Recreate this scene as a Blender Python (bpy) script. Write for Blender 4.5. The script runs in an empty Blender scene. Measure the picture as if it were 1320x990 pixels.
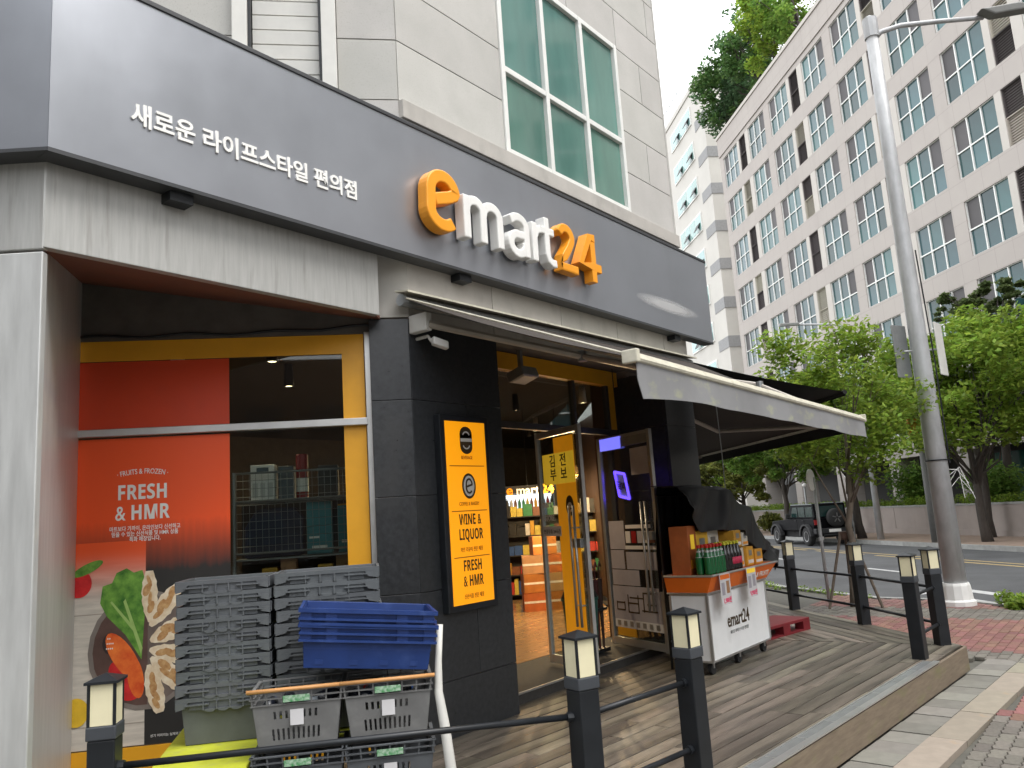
import bpy, math, random
from mathutils import Matrix, Vector, noise
R = math.radians
rnd = random.Random(7)
sc = bpy.context.scene
col = sc.collection

# ------------------------------------------------------------------ camera
# world frame: X along the shop front (to the right, away), Y into the shop, Z up, deck top at z = 0
EYE = Vector((0, 0, 1.65)); FPX = 1027.35
pt, rl, az = R(9.421), R(-3.815), R(38.298)
fwd = Vector((math.cos(az) * math.cos(pt), math.sin(az) * math.cos(pt), math.sin(pt)))
rt0 = Vector((math.sin(az), -math.cos(az), 0)); up0 = rt0.cross(fwd)
crt = rt0 * math.cos(rl) + up0 * math.sin(rl); cup = up0 * math.cos(rl) - rt0 * math.sin(rl)
cam = bpy.data.cameras.new('camera'); camo = bpy.data.objects.new('camera', cam); col.objects.link(camo)
mw = Matrix((crt, cup, -fwd)).transposed().to_4x4(); mw.translation = EYE
camo.matrix_world = mw
cam.sensor_fit = 'HORIZONTAL'; cam.sensor_width = 36; cam.lens = FPX / 1320 * 36
cam.clip_start = .05; cam.clip_end = 3000
sc.camera = camo

# ------------------------------------------------------------------ overcast sky, soft sun, exposure
w = bpy.data.worlds.new('World'); sc.world = w; w.use_nodes = True
nt = w.node_tree; nt.nodes.clear()
sky = nt.nodes.new('ShaderNodeTexSky'); sky.sky_type = 'NISHITA'; sky.sun_disc = False
SUN_EL, SUN_AZ = 58, 285            # degrees; azimuth = world direction (ccw from X) the light comes from
sky.sun_elevation = R(SUN_EL); sky.sun_rotation = R(90 - SUN_AZ)
sky.air_density = 1.0; sky.dust_density = 4.0; sky.ozone_density = 1.0
hs = nt.nodes.new('ShaderNodeHueSaturation'); hs.inputs['Saturation'].default_value = .12
mx = nt.nodes.new('ShaderNodeMix'); mx.data_type = 'RGBA'; mx.inputs[0].default_value = .75
mx.inputs[7].default_value = (9.4, 9.6, 9.9, 1)
bg = nt.nodes.new('ShaderNodeBackground'); bg.inputs[1].default_value = .12
wo = nt.nodes.new('ShaderNodeOutputWorld')
nt.links.new(sky.outputs[0], hs.inputs['Color']); nt.links.new(hs.outputs[0], mx.inputs[6])
nt.links.new(mx.outputs[2], bg.inputs[0]); nt.links.new(bg.outputs[0], wo.inputs[0])
sun = bpy.data.lights.new('sun', 'SUN'); sun.energy = .8; sun.angle = R(30); sun.color = (1, .96, .9)
suno = bpy.data.objects.new('sun', sun); col.objects.link(suno)
sd = Vector((math.cos(R(SUN_AZ)) * math.cos(R(SUN_EL)), math.sin(R(SUN_AZ)) * math.cos(R(SUN_EL)), math.sin(R(SUN_EL))))
suno.rotation_euler = (-sd).to_track_quat('-Z', 'Y').to_euler(); suno.location = (0, -5, 30)
sc.view_settings.view_transform = 'Standard'; sc.view_settings.look = 'None'
sc.view_settings.exposure = 1.53; sc.view_settings.gamma = 1
sc.cycles.max_bounces = 8; sc.cycles.transparent_max_bounces = 16

# ------------------------------------------------------------------ materials
MATS = {}
def mat(name, c, rough=.6, metal=0., var=.12, scale=6., bump=0., stretch=(1, 1, 1), c2=None, spec=.5, rnd_obj=0., island=0., emit=None, estr=0., bscale=None, stain=None):
    """principled material; colour varies by noise, per object and per mesh island"""
    if name in MATS: return MATS[name]
    m = bpy.data.materials.new(name); MATS[name] = m; m.use_nodes = True
    n = m.node_tree.nodes; L = m.node_tree.links; b = n['Principled BSDF']
    b.inputs['Roughness'].default_value = rough; b.inputs['Metallic'].default_value = metal
    b.inputs['Specular IOR Level'].default_value = spec
    tc = n.new('ShaderNodeTexCoord'); mp = n.new('ShaderNodeMapping'); mp.inputs['Scale'].default_value = stretch
    L.new(tc.outputs['Object'], mp.inputs[0])
    nz = n.new('ShaderNodeTexNoise'); nz.inputs['Scale'].default_value = scale; nz.inputs['Detail'].default_value = 6; nz.inputs['Roughness'].default_value = .6
    L.new(mp.outputs[0], nz.inputs[0])
    rp = n.new('ShaderNodeValToRGB'); rp.color_ramp.elements[0].position = .3; rp.color_ramp.elements[1].position = .72
    d = c2 if c2 else tuple(min(1, x * (1 + var)) for x in c)
    l = c if c2 else tuple(x * (1 - var) for x in c)
    rp.color_ramp.elements[0].color = (*l, 1); rp.color_ramp.elements[1].color = (*d, 1)
    L.new(nz.outputs['Fac'], rp.inputs[0]); out = rp.outputs[0]
    if rnd_obj or island:
        if island:
            g = n.new('ShaderNodeNewGeometry'); ro = g.outputs['Random Per Island']
        else:
            oi = n.new('ShaderNodeObjectInfo'); ro = oi.outputs['Random']
        k = island or rnd_obj
        mr = n.new('ShaderNodeMapRange'); mr.inputs[3].default_value = 1 - k; mr.inputs[4].default_value = 1 + k
        L.new(ro, mr.inputs[0])
        h = n.new('ShaderNodeHueSaturation'); L.new(mr.outputs[0], h.inputs['Value']); L.new(out, h.inputs['Color'])
        mr2 = n.new('ShaderNodeMapRange'); mr2.inputs[3].default_value = .5 - .02; mr2.inputs[4].default_value = .5 + .02
        ml = n.new('ShaderNodeMath'); ml.operation = 'FRACT'; mm = n.new('ShaderNodeMath'); mm.operation = 'MULTIPLY'; mm.inputs[1].default_value = 7.31
        L.new(ro, mm.inputs[0]); L.new(mm.outputs[0], ml.inputs[0]); L.new(ml.outputs[0], mr2.inputs[0]); L.new(mr2.outputs[0], h.inputs['Hue'])
        out = h.outputs[0]
    if stain:
        # stain = (colour, scale, stretch, threshold, strength): dirt or streaks with a shape of their own
        mp2 = n.new('ShaderNodeMapping'); mp2.inputs['Scale'].default_value = stain[2]; L.new(tc.outputs['Object'], mp2.inputs[0])
        n2 = n.new('ShaderNodeTexNoise'); n2.inputs['Scale'].default_value = stain[1]; n2.inputs['Detail'].default_value = 5
        L.new(mp2.outputs[0], n2.inputs[0])
        r2 = n.new('ShaderNodeMapRange'); r2.inputs[1].default_value = stain[3]; r2.inputs[2].default_value = stain[3] + .2; r2.inputs[4].default_value = stain[4]
        L.new(n2.outputs['Fac'], r2.inputs[0])
        x = n.new('ShaderNodeMix'); x.data_type = 'RGBA'; L.new(r2.outputs[0], x.inputs[0]); L.new(out, x.inputs[6]); x.inputs[7].default_value = (*stain[0], 1)
        out = x.outputs[2]
    L.new(out, b.inputs['Base Color'])
    if bump:
        bp = n.new('ShaderNodeBump'); bp.inputs['Strength'].default_value = bump; bp.inputs['Distance'].default_value = .01
        if bscale:
            nb = n.new('ShaderNodeTexNoise'); nb.inputs['Scale'].default_value = bscale; nb.inputs['Detail'].default_value = 4
            L.new(mp.outputs[0], nb.inputs[0]); L.new(nb.outputs['Fac'], bp.inputs['Height'])
        else: L.new(nz.outputs['Fac'], bp.inputs['Height'])
        L.new(bp.outputs[0], b.inputs['Normal'])
    rv = n.new('ShaderNodeMapRange'); rv.inputs[3].default_value = max(.02, rough - .08); rv.inputs[4].default_value = min(1, rough + .1)
    L.new(nz.outputs['Fac'], rv.inputs[0]); L.new(rv.outputs[0], b.inputs['Roughness'])
    if emit:
        b.inputs['Emission Color'].default_value = (*emit, 1); b.inputs['Emission Strength'].default_value = estr
    return m

def glass(name, tint=(.8, .9, .88), refl=1.0, rough=.015):
    if name in MATS: return MATS[name]
    m = bpy.data.materials.new(name); MATS[name] = m; m.use_nodes = True
    n = m.node_tree.nodes; L = m.node_tree.links; n.clear()
    t = n.new('ShaderNodeBsdfTransparent'); t.inputs[0].default_value = (*tint, 1)
    g = n.new('ShaderNodeBsdfGlossy'); g.inputs['Roughness'].default_value = rough
    f = n.new('ShaderNodeFresnel'); f.inputs[0].default_value = 1.5
    mu = n.new('ShaderNodeMath'); mu.operation = 'MULTIPLY'; mu.inputs[1].default_value = refl; mu.use_clamp = True
    x = n.new('ShaderNodeMixShader'); o = n.new('ShaderNodeOutputMaterial')
    L.new(f.outputs[0], mu.inputs[0]); L.new(mu.outputs[0], x.inputs[0]); L.new(t.outputs[0], x.inputs[1]); L.new(g.outputs[0], x.inputs[2]); L.new(x.outputs[0], o.inputs[0])
    return m

def leafmat(name, c, k=.35):
    if name in MATS: return MATS[name]
    m = mat(name, c, rough=.55, var=.25, scale=.8, island=k, spec=.25)
    n = m.node_tree.nodes; L = m.node_tree.links
    b = n['Principled BSDF']; o = n['Material Output']
    src = b.inputs['Base Color'].links[0].from_socket
    tr = n.new('ShaderNodeBsdfTranslucent'); L.new(src, tr.inputs[0])
    x = n.new('ShaderNodeMixShader'); x.inputs[0].default_value = .52
    L.new(b.outputs[0], x.inputs[1]); L.new(tr.outputs[0], x.inputs[2]); L.new(x.outputs[0], o.inputs[0])
    return m

granite = mat('granite_light', (.42, .41, .385), .7, var=.06, scale=2.2, c2=(.49, .475, .45), rnd_obj=.05, bump=.12, bscale=180, stain=((.30, .28, .25), 90, (1, 1, 1), .56, .6))
granite_b = mat('granite_beam', (.42, .40, .365), .75, var=.1, scale=3, rnd_obj=.05, bump=.1, bscale=160, stain=((.22, .21, .19), 2.2, (1.3, 1.3, .7), .55, .7))
metalpan = mat('clad_metal', (.42, .42, .405), .42, metal=.25, var=.12, scale=7, stretch=(5, 5, .35), stain=((.25, .24, .22), 5, (4, 4, .35), .56, .7))
colpan = mat('column_metal', (.56, .565, .555), .42, metal=.4, var=.12, scale=5, stretch=(3, 3, .4), stain=((.42, .43, .435), 3, (1, 1, .6), .6, .7))
soffitm = mat('soffit_paint', (.19, .075, .05), .65, var=.2, scale=2)
darkwall = mat('dark_concrete', (.10, .09, .08), .8, var=.25, scale=4, bump=.2)
blackgran = mat('black_granite', (.03, .032, .035), .3, var=.3, scale=25, rnd_obj=.15, spec=.45, stain=((.05, .05, .05), 3, (1, 1, .4), .57, .7))
signgrey = mat('sign_grey', (.355, .37, .405), .34, metal=.72, var=.05, scale=1.5, stain=((.30, .315, .34), 2.5, (1, 1, .25), .56, .5))
signdark = mat('sign_edge', (.04, .042, .046), .45, var=.1)
white = mat('white_paint', (.78, .77, .74), .45, var=.04)
offwhite = mat('off_white', (.62, .61, .57), .5, var=.08, scale=4)
orange = mat('logo_orange', (.86, .33, .015), .4, var=.03)
yellow = mat('frame_yellow', (.74, .35, .012), .45, var=.05)
silver = mat('aluminium', (.55, .55, .54), .35, metal=.8, var=.08)
greymetal = mat('grey_metal', (.30, .31, .31), .4, metal=.6, var=.12, scale=8)
black = mat('black_paint', (.012, .014, .017), .42, var=.25, scale=6, spec=.4)
blackmat = mat('black_matte', (.012, .012, .013), .85, var=.2)
glasst = glass('shop_glass', (.72, .76, .74), 1.0)
glassd = glass('door_glass', (.86, .9, .88), .45)
uglass = mat('green_glass', (.10, .215, .18), .03, metal=0, var=.3, scale=.7, spec=1.0, rnd_obj=.14, stretch=(1.5, 1.5, .4))
fglass = mat('teal_glass', (.032, .08, .085), .07, var=.4, scale=.25, spec=.42, rnd_obj=.5)
fdark = mat('screened_pane', (.065, .06, .062), .6, var=.2, scale=1, rnd_obj=.2)
fwhite = mat('frame_white', (.72, .72, .69), .5, var=.05)
cloth_dk = mat('awning_cloth', (.035, .027, .022), .9, var=.15, scale=3)
cloth_bk = mat('awning_black', (.012, .012, .012), .9, var=.2)
valance = mat('valance_cloth', (.235, .235, .24), .8, var=.08, scale=3, stain=((.40, .41, .24), 5, (1, 1, 2), .56, .55))
cream = mat('awning_bar', (.56, .53, .43), .5, var=.15, scale=9, stain=((.3, .29, .2), 12, (1, 1, 1), .58, .6))
armm = mat('awning_arm', (.40, .36, .31), .5, var=.12)
lampc = mat('lamp_panel', (.74, .68, .46), .45, var=.05, scale=8)

# ------------------------------------------------------------------ mesh helpers
W = {}
class MB:
    def __init__(s): s.v = []; s.f = []; s.m = []
    def add(s, vs, fs, mi=0):
        o = len(s.v); s.v += [Vector(p) for p in vs]; s.f += [tuple(i + o for i in f) for f in fs]; s.m += [mi] * len(fs); return s
    def box(s, x0, x1, y0, y1, z0, z1, mi=0):
        return s.add([(x0, y0, z0), (x1, y0, z0), (x1, y1, z0), (x0, y1, z0), (x0, y0, z1), (x1, y0, z1), (x1, y1, z1), (x0, y1, z1)],
                     [(0, 3, 2, 1), (4, 5, 6, 7), (0, 1, 5, 4), (1, 2, 6, 5), (2, 3, 7, 6), (3, 0, 4, 7)], mi)
    def obox(s, c, a, b, d, mi=0):
        c, a, b, d = Vector(c), Vector(a), Vector(b), Vector(d)
        if a.cross(b).dot(d) < 0: d = -d
        return s.add([c - a - b - d, c + a - b - d, c + a + b - d, c - a + b - d, c - a - b + d, c + a - b + d, c + a + b + d, c - a + b + d],
                     [(0, 3, 2, 1), (4, 5, 6, 7), (0, 1, 5, 4), (1, 2, 6, 5), (2, 3, 7, 6), (3, 0, 4, 7)], mi)
    def extrude(s, pts, vec, mi=0):
        pts = [Vector(p) for p in pts]; vec = Vector(vec); k = len(pts)
        nrm = Vector((0, 0, 0))
        for i in range(k): nrm += pts[i].cross(pts[(i + 1) % k])
        if nrm.dot(vec) > 0: pts.reverse()
        return s.add(pts + [p + vec for p in pts], [tuple(range(k)), tuple(range(2 * k - 1, k - 1, -1))] + [(i, i + k, (i + 1) % k + k, (i + 1) % k) for i in range(k)], mi)
    def prism(s, poly, z0, z1, mi=0): return s.extrude([(p[0], p[1], z0) for p in poly], (0, 0, z1 - z0), mi)
    def tube(s, pts, rad, n=8, mi=0, cap=True):
        pts = [Vector(p) for p in pts]; k = len(pts)
        if not isinstance(rad, (list, tuple)): rad = [rad] * k
        vs = []; t0 = (pts[1] - pts[0]).normalized(); ref = Vector((0, 0, 1)) if abs(t0.z) < .9 else Vector((1, 0, 0)); u = t0.cross(ref).normalized()
        for i, p in enumerate(pts):
            t = ((pts[min(i + 1, k - 1)] - pts[max(i - 1, 0)])).normalized()
            u = (u - t * u.dot(t)).normalized(); q = t.cross(u)
            vs += [p + (u * math.cos(2 * math.pi * j / n) + q * math.sin(2 * math.pi * j / n)) * rad[i] for j in range(n)]
        fs = [(i * n + j, i * n + (j + 1) % n, (i + 1) * n + (j + 1) % n, (i + 1) * n + j) for i in range(k - 1) for j in range(n)]
        if cap: fs += [tuple(range(n - 1, -1, -1)), tuple(range((k - 1) * n, k * n))]
        return s.add(vs, fs, mi)
    def lathe(s, prof, c, n=12, mi=0, axis='z'):
        c = Vector(c); vs = []
        for r, h in prof:
            for j in range(n):
                a = 2 * math.pi * j / n; ca, sa = r * math.cos(a), r * math.sin(a)
                vs.append(c + (Vector((ca, sa, h)) if axis == 'z' else Vector((ca, h, -sa)) if axis == 'y' else Vector((h, ca, sa))))
        k = len(prof); fs = [(i * n + j, i * n + (j + 1) % n, (i + 1) * n + (j + 1) % n, (i + 1) * n + j) for i in range(k - 1) for j in range(n)]
        fs += [tuple(range(n - 1, -1, -1)), tuple(range((k - 1) * n, k * n))]
        return s.add(vs, fs, mi)
    def quad(s, a, b, c, d, mi=0): return s.add([a, b, c, d], [(0, 1, 2, 3)], mi)
    def xf(s, fn): s.v = [Vector(fn(p)) for p in s.v]; return s
    def build(s, name, mats, parent=None, smooth=False, bevel=0., world=False, link=True):
        if not isinstance(mats, (list, tuple)): mats = [mats]
        vs = s.v
        if world and parent is not None and parent in W:
            inv = W[parent].inverted(); vs = [inv @ p for p in vs]
        me = bpy.data.meshes.new(name); me.from_pydata([tuple(p) for p in vs], [], s.f)
        for m in mats: me.materials.append(m)
        me.polygons.foreach_set('material_index', s.m)
        if smooth: me.polygons.foreach_set('use_smooth', [True] * len(s.f))
        me.update()
        o = bpy.data.objects.new(name, me)
        if link: col.objects.link(o)
        if parent is not None:
            o.parent = parent; W[o] = W.get(parent, Matrix())
        else: W[o] = Matrix()
        if bevel:
            b = o.modifiers.new('bevel', 'BEVEL'); b.width = bevel; b.segments = 2; b.limit_method = 'ANGLE'; b.angle_limit = R(40)
        return o
def tag(o, label=None, cat=None, group=None, kind=None):
    if label: o['label'] = label
    if cat: o['category'] = cat
    if group: o['group'] = group
    if kind: o['kind'] = kind
    return o
def thing(name, label, cat, loc=(0, 0, 0), rz=0., group=None, kind=None):
    o = bpy.data.objects.new(name, None); o.empty_display_size = .1; col.objects.link(o); o.location = loc; o.rotation_euler = (0, 0, rz)
    W[o] = Matrix.Translation(loc) @ Matrix.Rotation(rz, 4, 'Z')
    return tag(o, label, cat, group, kind)
def place(me_obj, name, parent, loc=(0, 0, 0), rot=(0, 0, 0), scale=None, me=None):
    """another object that shares the mesh data of me_obj"""
    o = bpy.data.objects.new(name, me or me_obj.data); col.objects.link(o); o.location = loc; o.rotation_euler = rot
    if scale: o.scale = scale
    if parent: o.parent = parent
    return o
def copy_tree(o, parent=None):
    c = o.copy(); col.objects.link(c); c.parent = parent
    for ch in o.children: copy_tree(ch, c)
    return c
def text(name, body, parent, org, ex, size, m, ext=.0015, off=0., sx=1., align='CENTER', arc=0., world=True, up=(0, 0, 1), valign='BOTTOM_BASELINE', spacing=1.):
    cu = bpy.data.curves.new(name, 'FONT'); cu.body = body; cu.size = size; cu.extrude = ext; cu.offset = off; cu.align_x = align; cu.resolution_u = 3
    cu.space_character = spacing; cu.space_line = 1.0
    t = bpy.data.objects.new(name, cu)
    me = bpy.data.meshes.new_from_object(t)
    bpy.data.objects.remove(t); bpy.data.curves.remove(cu)
    ex = Vector(ex).normalized() if len(ex) == 3 else Vector((ex[0], ex[1], 0)).normalized(); up = Vector(up).normalized(); nn = ex.cross(up); org = Vector(org)
    inv = W[parent].inverted() if (world and parent in W) else Matrix()
    for v in me.vertices:
        x, y, z = v.co.x * sx, v.co.y, v.co.z
        if arc:
            a = x / arc; y2 = (arc + y) * math.cos(a) - arc; x = (arc + y) * math.sin(a); y = y2
        v.co = inv @ (org + ex * x + up * y + nn * z)
    me.materials.clear(); me.materials.append(m)
    for p in me.polygons: p.material_index = 0
    o = bpy.data.objects.new(name, me); col.objects.link(o); o.parent = parent; W[o] = W.get(parent, Matrix())
    return o
def stroke(mb, path, wd, ex, org, front, depth, mi=0, closed=False):
    """thick 2-D stroke (x along ex, y up) extruded: front face at distance `front` from the plane through org"""
    k = len(path); P = [Vector(p) for p in path]; Ls = []; Rs = []
    for i in range(k):
        a = P[i - 1] if (i > 0 or closed) else P[i]; b = P[(i + 1) % k] if (i < k - 1 or closed) else P[i]
        t = (b - a).normalized(); nn = Vector((-t.y, t.x)); Ls.append(P[i] + nn * wd / 2); Rs.append(P[i] - nn * wd / 2)
    exv = Vector((ex[0], ex[1], 0)); nrm = Vector((ex[1], -ex[0], 0)); o = Vector(org)
    def q(p, d): return o + exv * p.x + Vector((0, 0, p.y)) + nrm * d
    vs = [q(p, front) for p in Ls] + [q(p, front) for p in Rs] + [q(p, front - depth) for p in Ls] + [q(p, front - depth) for p in Rs]
    fs = []; rng = k if closed else k - 1
    for i in range(rng):
        j = (i + 1) % k
        fs += [(i, i + k, j + k, j), (i + 2 * k, j + 2 * k, j + 3 * k, i + 3 * k), (i, j, j + 2 * k, i + 2 * k), (i + k, i + 3 * k, j + 3 * k, j + k)]
    if not closed: fs += [(0, 2 * k, 3 * k, k), (k - 1, 2 * k - 1, 4 * k - 1, 3 * k - 1)]
    mb.add(vs, fs, mi)
def arc(cx, cy, rx, ry, a0, a1, n=14): return [(cx + rx * math.cos(R(a0 + (a1 - a0) * i / n)), cy + ry * math.sin(R(a0 + (a1 - a0) * i / n))) for i in range(n + 1)]
def project(p):
    v = Vector(p) - EYE; d = v.dot(fwd); return (660 + FPX * v.dot(crt) / d, 495 - FPX * v.dot(cup) / d, d)
def clip(poly, a, b):
    """keep the part of a convex polygon left of the line a->b"""
    out = []; k = len(poly)
    def side(p): return (b[0] - a[0]) * (p[1] - a[1]) - (b[1] - a[1]) * (p[0] - a[0])
    for i in range(k):
        p, q = poly[i], poly[(i + 1) % k]; sp, sq = side(p), side(q)
        if sp >= 0: out.append(p)
        if sp * sq < 0:
            t = sp / (sp - sq); out.append((p[0] + (q[0] - p[0]) * t, p[1] + (q[1] - p[1]) * t))
    return out
def clip_poly(poly, region):
    for i in range(len(region)):
        if len(poly) < 3: return []
        poly = clip(poly, region[i], region[(i + 1) % len(region)])
    return poly
STA = R(44.35); SA = Vector((math.cos(STA), math.sin(STA), 0)); SN = Vector((math.sin(STA), -math.cos(STA), 0))   # street: along, and towards the far side
def st(s, n, z=0.): return SA * s + SN * n + Vector((0, 0, z))
def bold(t): return ''.join(chr(0x1D5D4 + ord(c) - 65) if 'A' <= c <= 'Z' else c for c in t)
GZ, RZ = -.25, -.40                                # pavement and road levels

# ================================================================== ground, road, pavements
asphalt = mat('asphalt', (.075, .076, .078), .85, var=.25, scale=1.2, bump=.35, bscale=60, stain=((.045, .045, .047), .35, (1, 1, 1), .52, .8))
paint_w = mat('road_white', (.46, .46, .45), .7, var=.15, scale=5, stain=((.25, .25, .25), 9, (1, 1, 1), .6, .8))
paint_y = mat('road_yellow', (.38, .28, .12), .7, var=.2, scale=5, stain=((.2, .17, .1), 7, (1, 1, 1), .55, .8))
kerbm = mat('kerb_granite', (.30, .30, .285), .8, var=.15, scale=6, rnd_obj=.12, bump=.2)
farpave = mat('far_pavement', (.30, .22, .17), .85, var=.2, scale=3, bump=.2, bscale=8)
bed = mat('sand_bed', (.10, .095, .08), .95, var=.2, scale=9)
g = MB().box(-400, 600, -500, 500, -.52, -.46).build('ground', mat('ground_earth', (.13, .12, .10), .95, var=.2, scale=.1)); tag(g, kind='structure')
def street_sheet(name, s0, s1, n0, n1, z, m, t=.004):
    p = [st(s0, n0, z), st(s1, n0, z), st(s1, n1, z), st(s0, n1, z)]
    return MB().extrude(p, (0, 0, -t)).build(name, m)
road = tag(street_sheet('road', -60, 170, 7.0, 17.4, RZ, asphalt, .05), kind='structure')
KL = [(170, 7.2), (30, 7.2), (17.3, 7.45), (14.3, 7.95), (13.2, 8.75), (12.2, 8.95), (-40, 8.95)]      # kerb line of the near pavement (s, n)
nearp = tag(MB().extrude([st(s_, n_, GZ - .045) for s_, n_ in KL] + [st(-40, -60, GZ - .045), st(170, -60, GZ - .045)], (0, 0, -.15)).build('near_pavement', bed), kind='structure')
def kerb_n(s_):
    for (a, b), (c, d) in zip(KL, KL[1:]):
        if c <= s_ <= a: return d + (b - d) * (s_ - c) / (a - c)
    return 7.2
farp = tag(street_sheet('far_pavement', -40, 170, 17.55, 20.8, GZ, farpave, .2), kind='structure')
def kerb_run(parent, s0, s1, n0, n1, step):
    base = MB().obox((0, 0, 0), SA * (step / 2 - .006), SN * (n1 - n0) / 2, (0, 0, .11)).build('kerb_stone', kerbm, parent, bevel=.012)
    c = st(s0 + step / 2, (n0 + n1) / 2, GZ - .107); base.location = c; s = s0 + step
    while s < s1:
        place(base, 'kerb_stone', parent, st(s + step / 2, (n0 + n1) / 2, GZ - .107 + rnd.uniform(-.004, .004))); s += step
def kerb_path(parent):
    pts = [st(s_, n_) for s_, n_ in KL[1:-1]] + [st(4, 8.95)]
    base = MB().box(-.5, .5, -.08, .08, -.22, 0).build('kerb_stone', kerbm, link=False)
    for a, b in zip(pts, pts[1:]):
        L_ = (b - a).length; n_ = max(1, round(L_)); ang = math.atan2((b - a).y, (b - a).x); out = Vector((-(b - a).y, (b - a).x, 0)).normalized()
        if out.dot(SN) < 0: out = -out
        for k in range(n_):
            c = a.lerp(b, (k + .5) / n_) + out * .08; place(base, 'kerb_stone', parent, (c.x, c.y, GZ + .003 + rnd.uniform(-.004, .004)), (0, 0, ang), (L_ / n_ * .985, 1, 1))
kerb_path(nearp); kerb_run(farp, 20, 62, 17.4, 17.55, 1.5)
def marking(s0, s1, n0, n1, m): MB().extrude([st(s0, n0, RZ + .004), st(s1, n0, RZ + .004), st(s1, n1, RZ + .004), st(s0, n1, RZ + .004)], (0, 0, -.003)).build('road_marking', m, road)
marking(4, 15.4, 10.35, 10.62, paint_w); marking(4, 15.0, 9.45, 9.75, paint_w); marking(15.4, 15.7, 9.45, 10.62, paint_w)
for k in range(9): marking(19.5 + 7 * k, 21.5 + 7 * k, 11.7, 11.85, paint_w)
for k in range(12): marking(18 + 4.2 * k, 21.4 + 4.2 * k, 14.3, 14.45, paint_y)
marking(14, 80, 14.75, 14.87, paint_y)
marking(18, 80, 8.0, 8.1, paint_w)

# interlocking paving blocks (wavy edges): the 300 largest in view are single bricks, the rest one mesh
def brick_outline(l=.216, b=.107, z=.016):
    lo = [(-l / 2, -b / 2), (-l / 4, -b / 2 + z), (0, -b / 2), (l / 4, -b / 2 + z)]
    return lo + [(l / 2, -b / 2), (l / 2 - z * .6, 0), (l / 2, b / 2)] + [(l / 4, b / 2 + z), (0, b / 2), (-l / 4, b / 2 + z)] + [(-l / 2, b / 2), (-l / 2 - z * .6, 0)]
bo = brick_outline()
def brick_mesh(mb, c=(0, 0, 0), mi=0):
    k = len(bo); top = [(c[0] + x * .965, c[1] + y * .93, c[2]) for x, y in bo]; lo = [(c[0] + x, c[1] + y, c[2] - .006) for x, y in bo]; bt = [(c[0] + x, c[1] + y, c[2] - .04) for x, y in bo]
    mb.add(bt + lo + top, [tuple(range(2 * k, 3 * k))] + [(i + h * k, (i + 1) % k + h * k, (i + 1) % k + (h + 1) * k, i + (h + 1) * k) for h in (0, 1) for i in range(k)], mi)
brick_g = mat('paver_grey', (.155, .14, .118), .85, var=.2, scale=30, rnd_obj=.22, bump=.3, stain=((.10, .095, .08), 3, (1, 1, 1), .52, .7))
brick_r = mat('paver_red', (.215, .105, .085), .85, var=.2, scale=30, rnd_obj=.2, bump=.3, stain=((.15, .10, .085), 3, (1, 1, 1), .54, .7))
brick_gs = mat('paver_grey_far', (.155, .14, .118), .85, var=.2, scale=8, island=.2, stain=((.10, .095, .08), 2, (1, 1, 1), .52, .7))
brick_rs = mat('paver_red_far', (.215, .115, .095), .85, var=.2, scale=8, island=.2, stain=((.15, .10, .085), 2, (1, 1, 1), .54, .7))
DK = [(1.45, 4.42), (3.55, 2.36), (4.7, 2.20), (9.75, 1.87)]         # outer edge of the deck, left to right
SE = Vector((.70, .714, 0)).normalized()                              # deck side edge direction (round the corner)
def deck_front_y(x): return 2.20 - .0653 * (x - 4.7)
cells = []
bl, bb = .222, .112
for i in range(-2, 66):
    for j in range(-40, 60):
        x = 4.4 + i * bl + (j % 2) * bl / 2; y = -1.5 + j * bb
        if x * SN.x + y * SN.y > kerb_n(x * SA.x + y * SA.y) - .1: continue
        strip = .62
        if y > deck_front_y(x) - strip - .06 and x < 10.45 and (x - 10.45) * .35 + 0 < 1 and (x < 9.75 or (Vector((x - 9.75, y - 1.87, 0)).cross(SE).z < .62)): continue
        if x >= 9.75 and Vector((x - 9.75, y - 1.87, 0)).cross(SE).z < .07: continue
        if x < 9.75 and y > deck_front_y(x) - strip - .06: continue
        px, py, d = project((x, y, GZ))
        if d < .5 or not (-60 < px < 1420 and py < 1120): continue
        red = 7.95 < x < 9.72 or 10.9 < x < 13.5 or x > 14.6
        cells.append((0 if (0 < px < 1330 and py < 1000) else 1, d, x, y, red))
cells.sort()
bgm, brm = MB(), MB(); brick_mesh(bgm); brick_mesh(brm)
bg0 = bgm.build('brick', brick_g, link=False); br0 = brm.build('brick', brick_r, link=False)
fg, fr = MB(), MB()
for k, (vis, d, x, y, red) in enumerate(cells):
    z = GZ + rnd.uniform(-.003, .003)
    if k < 300:
        o = place(br0 if red else bg0, 'brick', nearp, (x, y, z), (rnd.uniform(-.012, .012), rnd.uniform(-.012, .012), rnd.uniform(-.01, .01)))
    else: brick_mesh(fr if red else fg, (x, y, z))
tag(fg.build('grey_bricks', brick_gs, nearp), kind='stuff'); tag(fr.build('red_bricks', brick_rs, nearp), kind='stuff')
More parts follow.
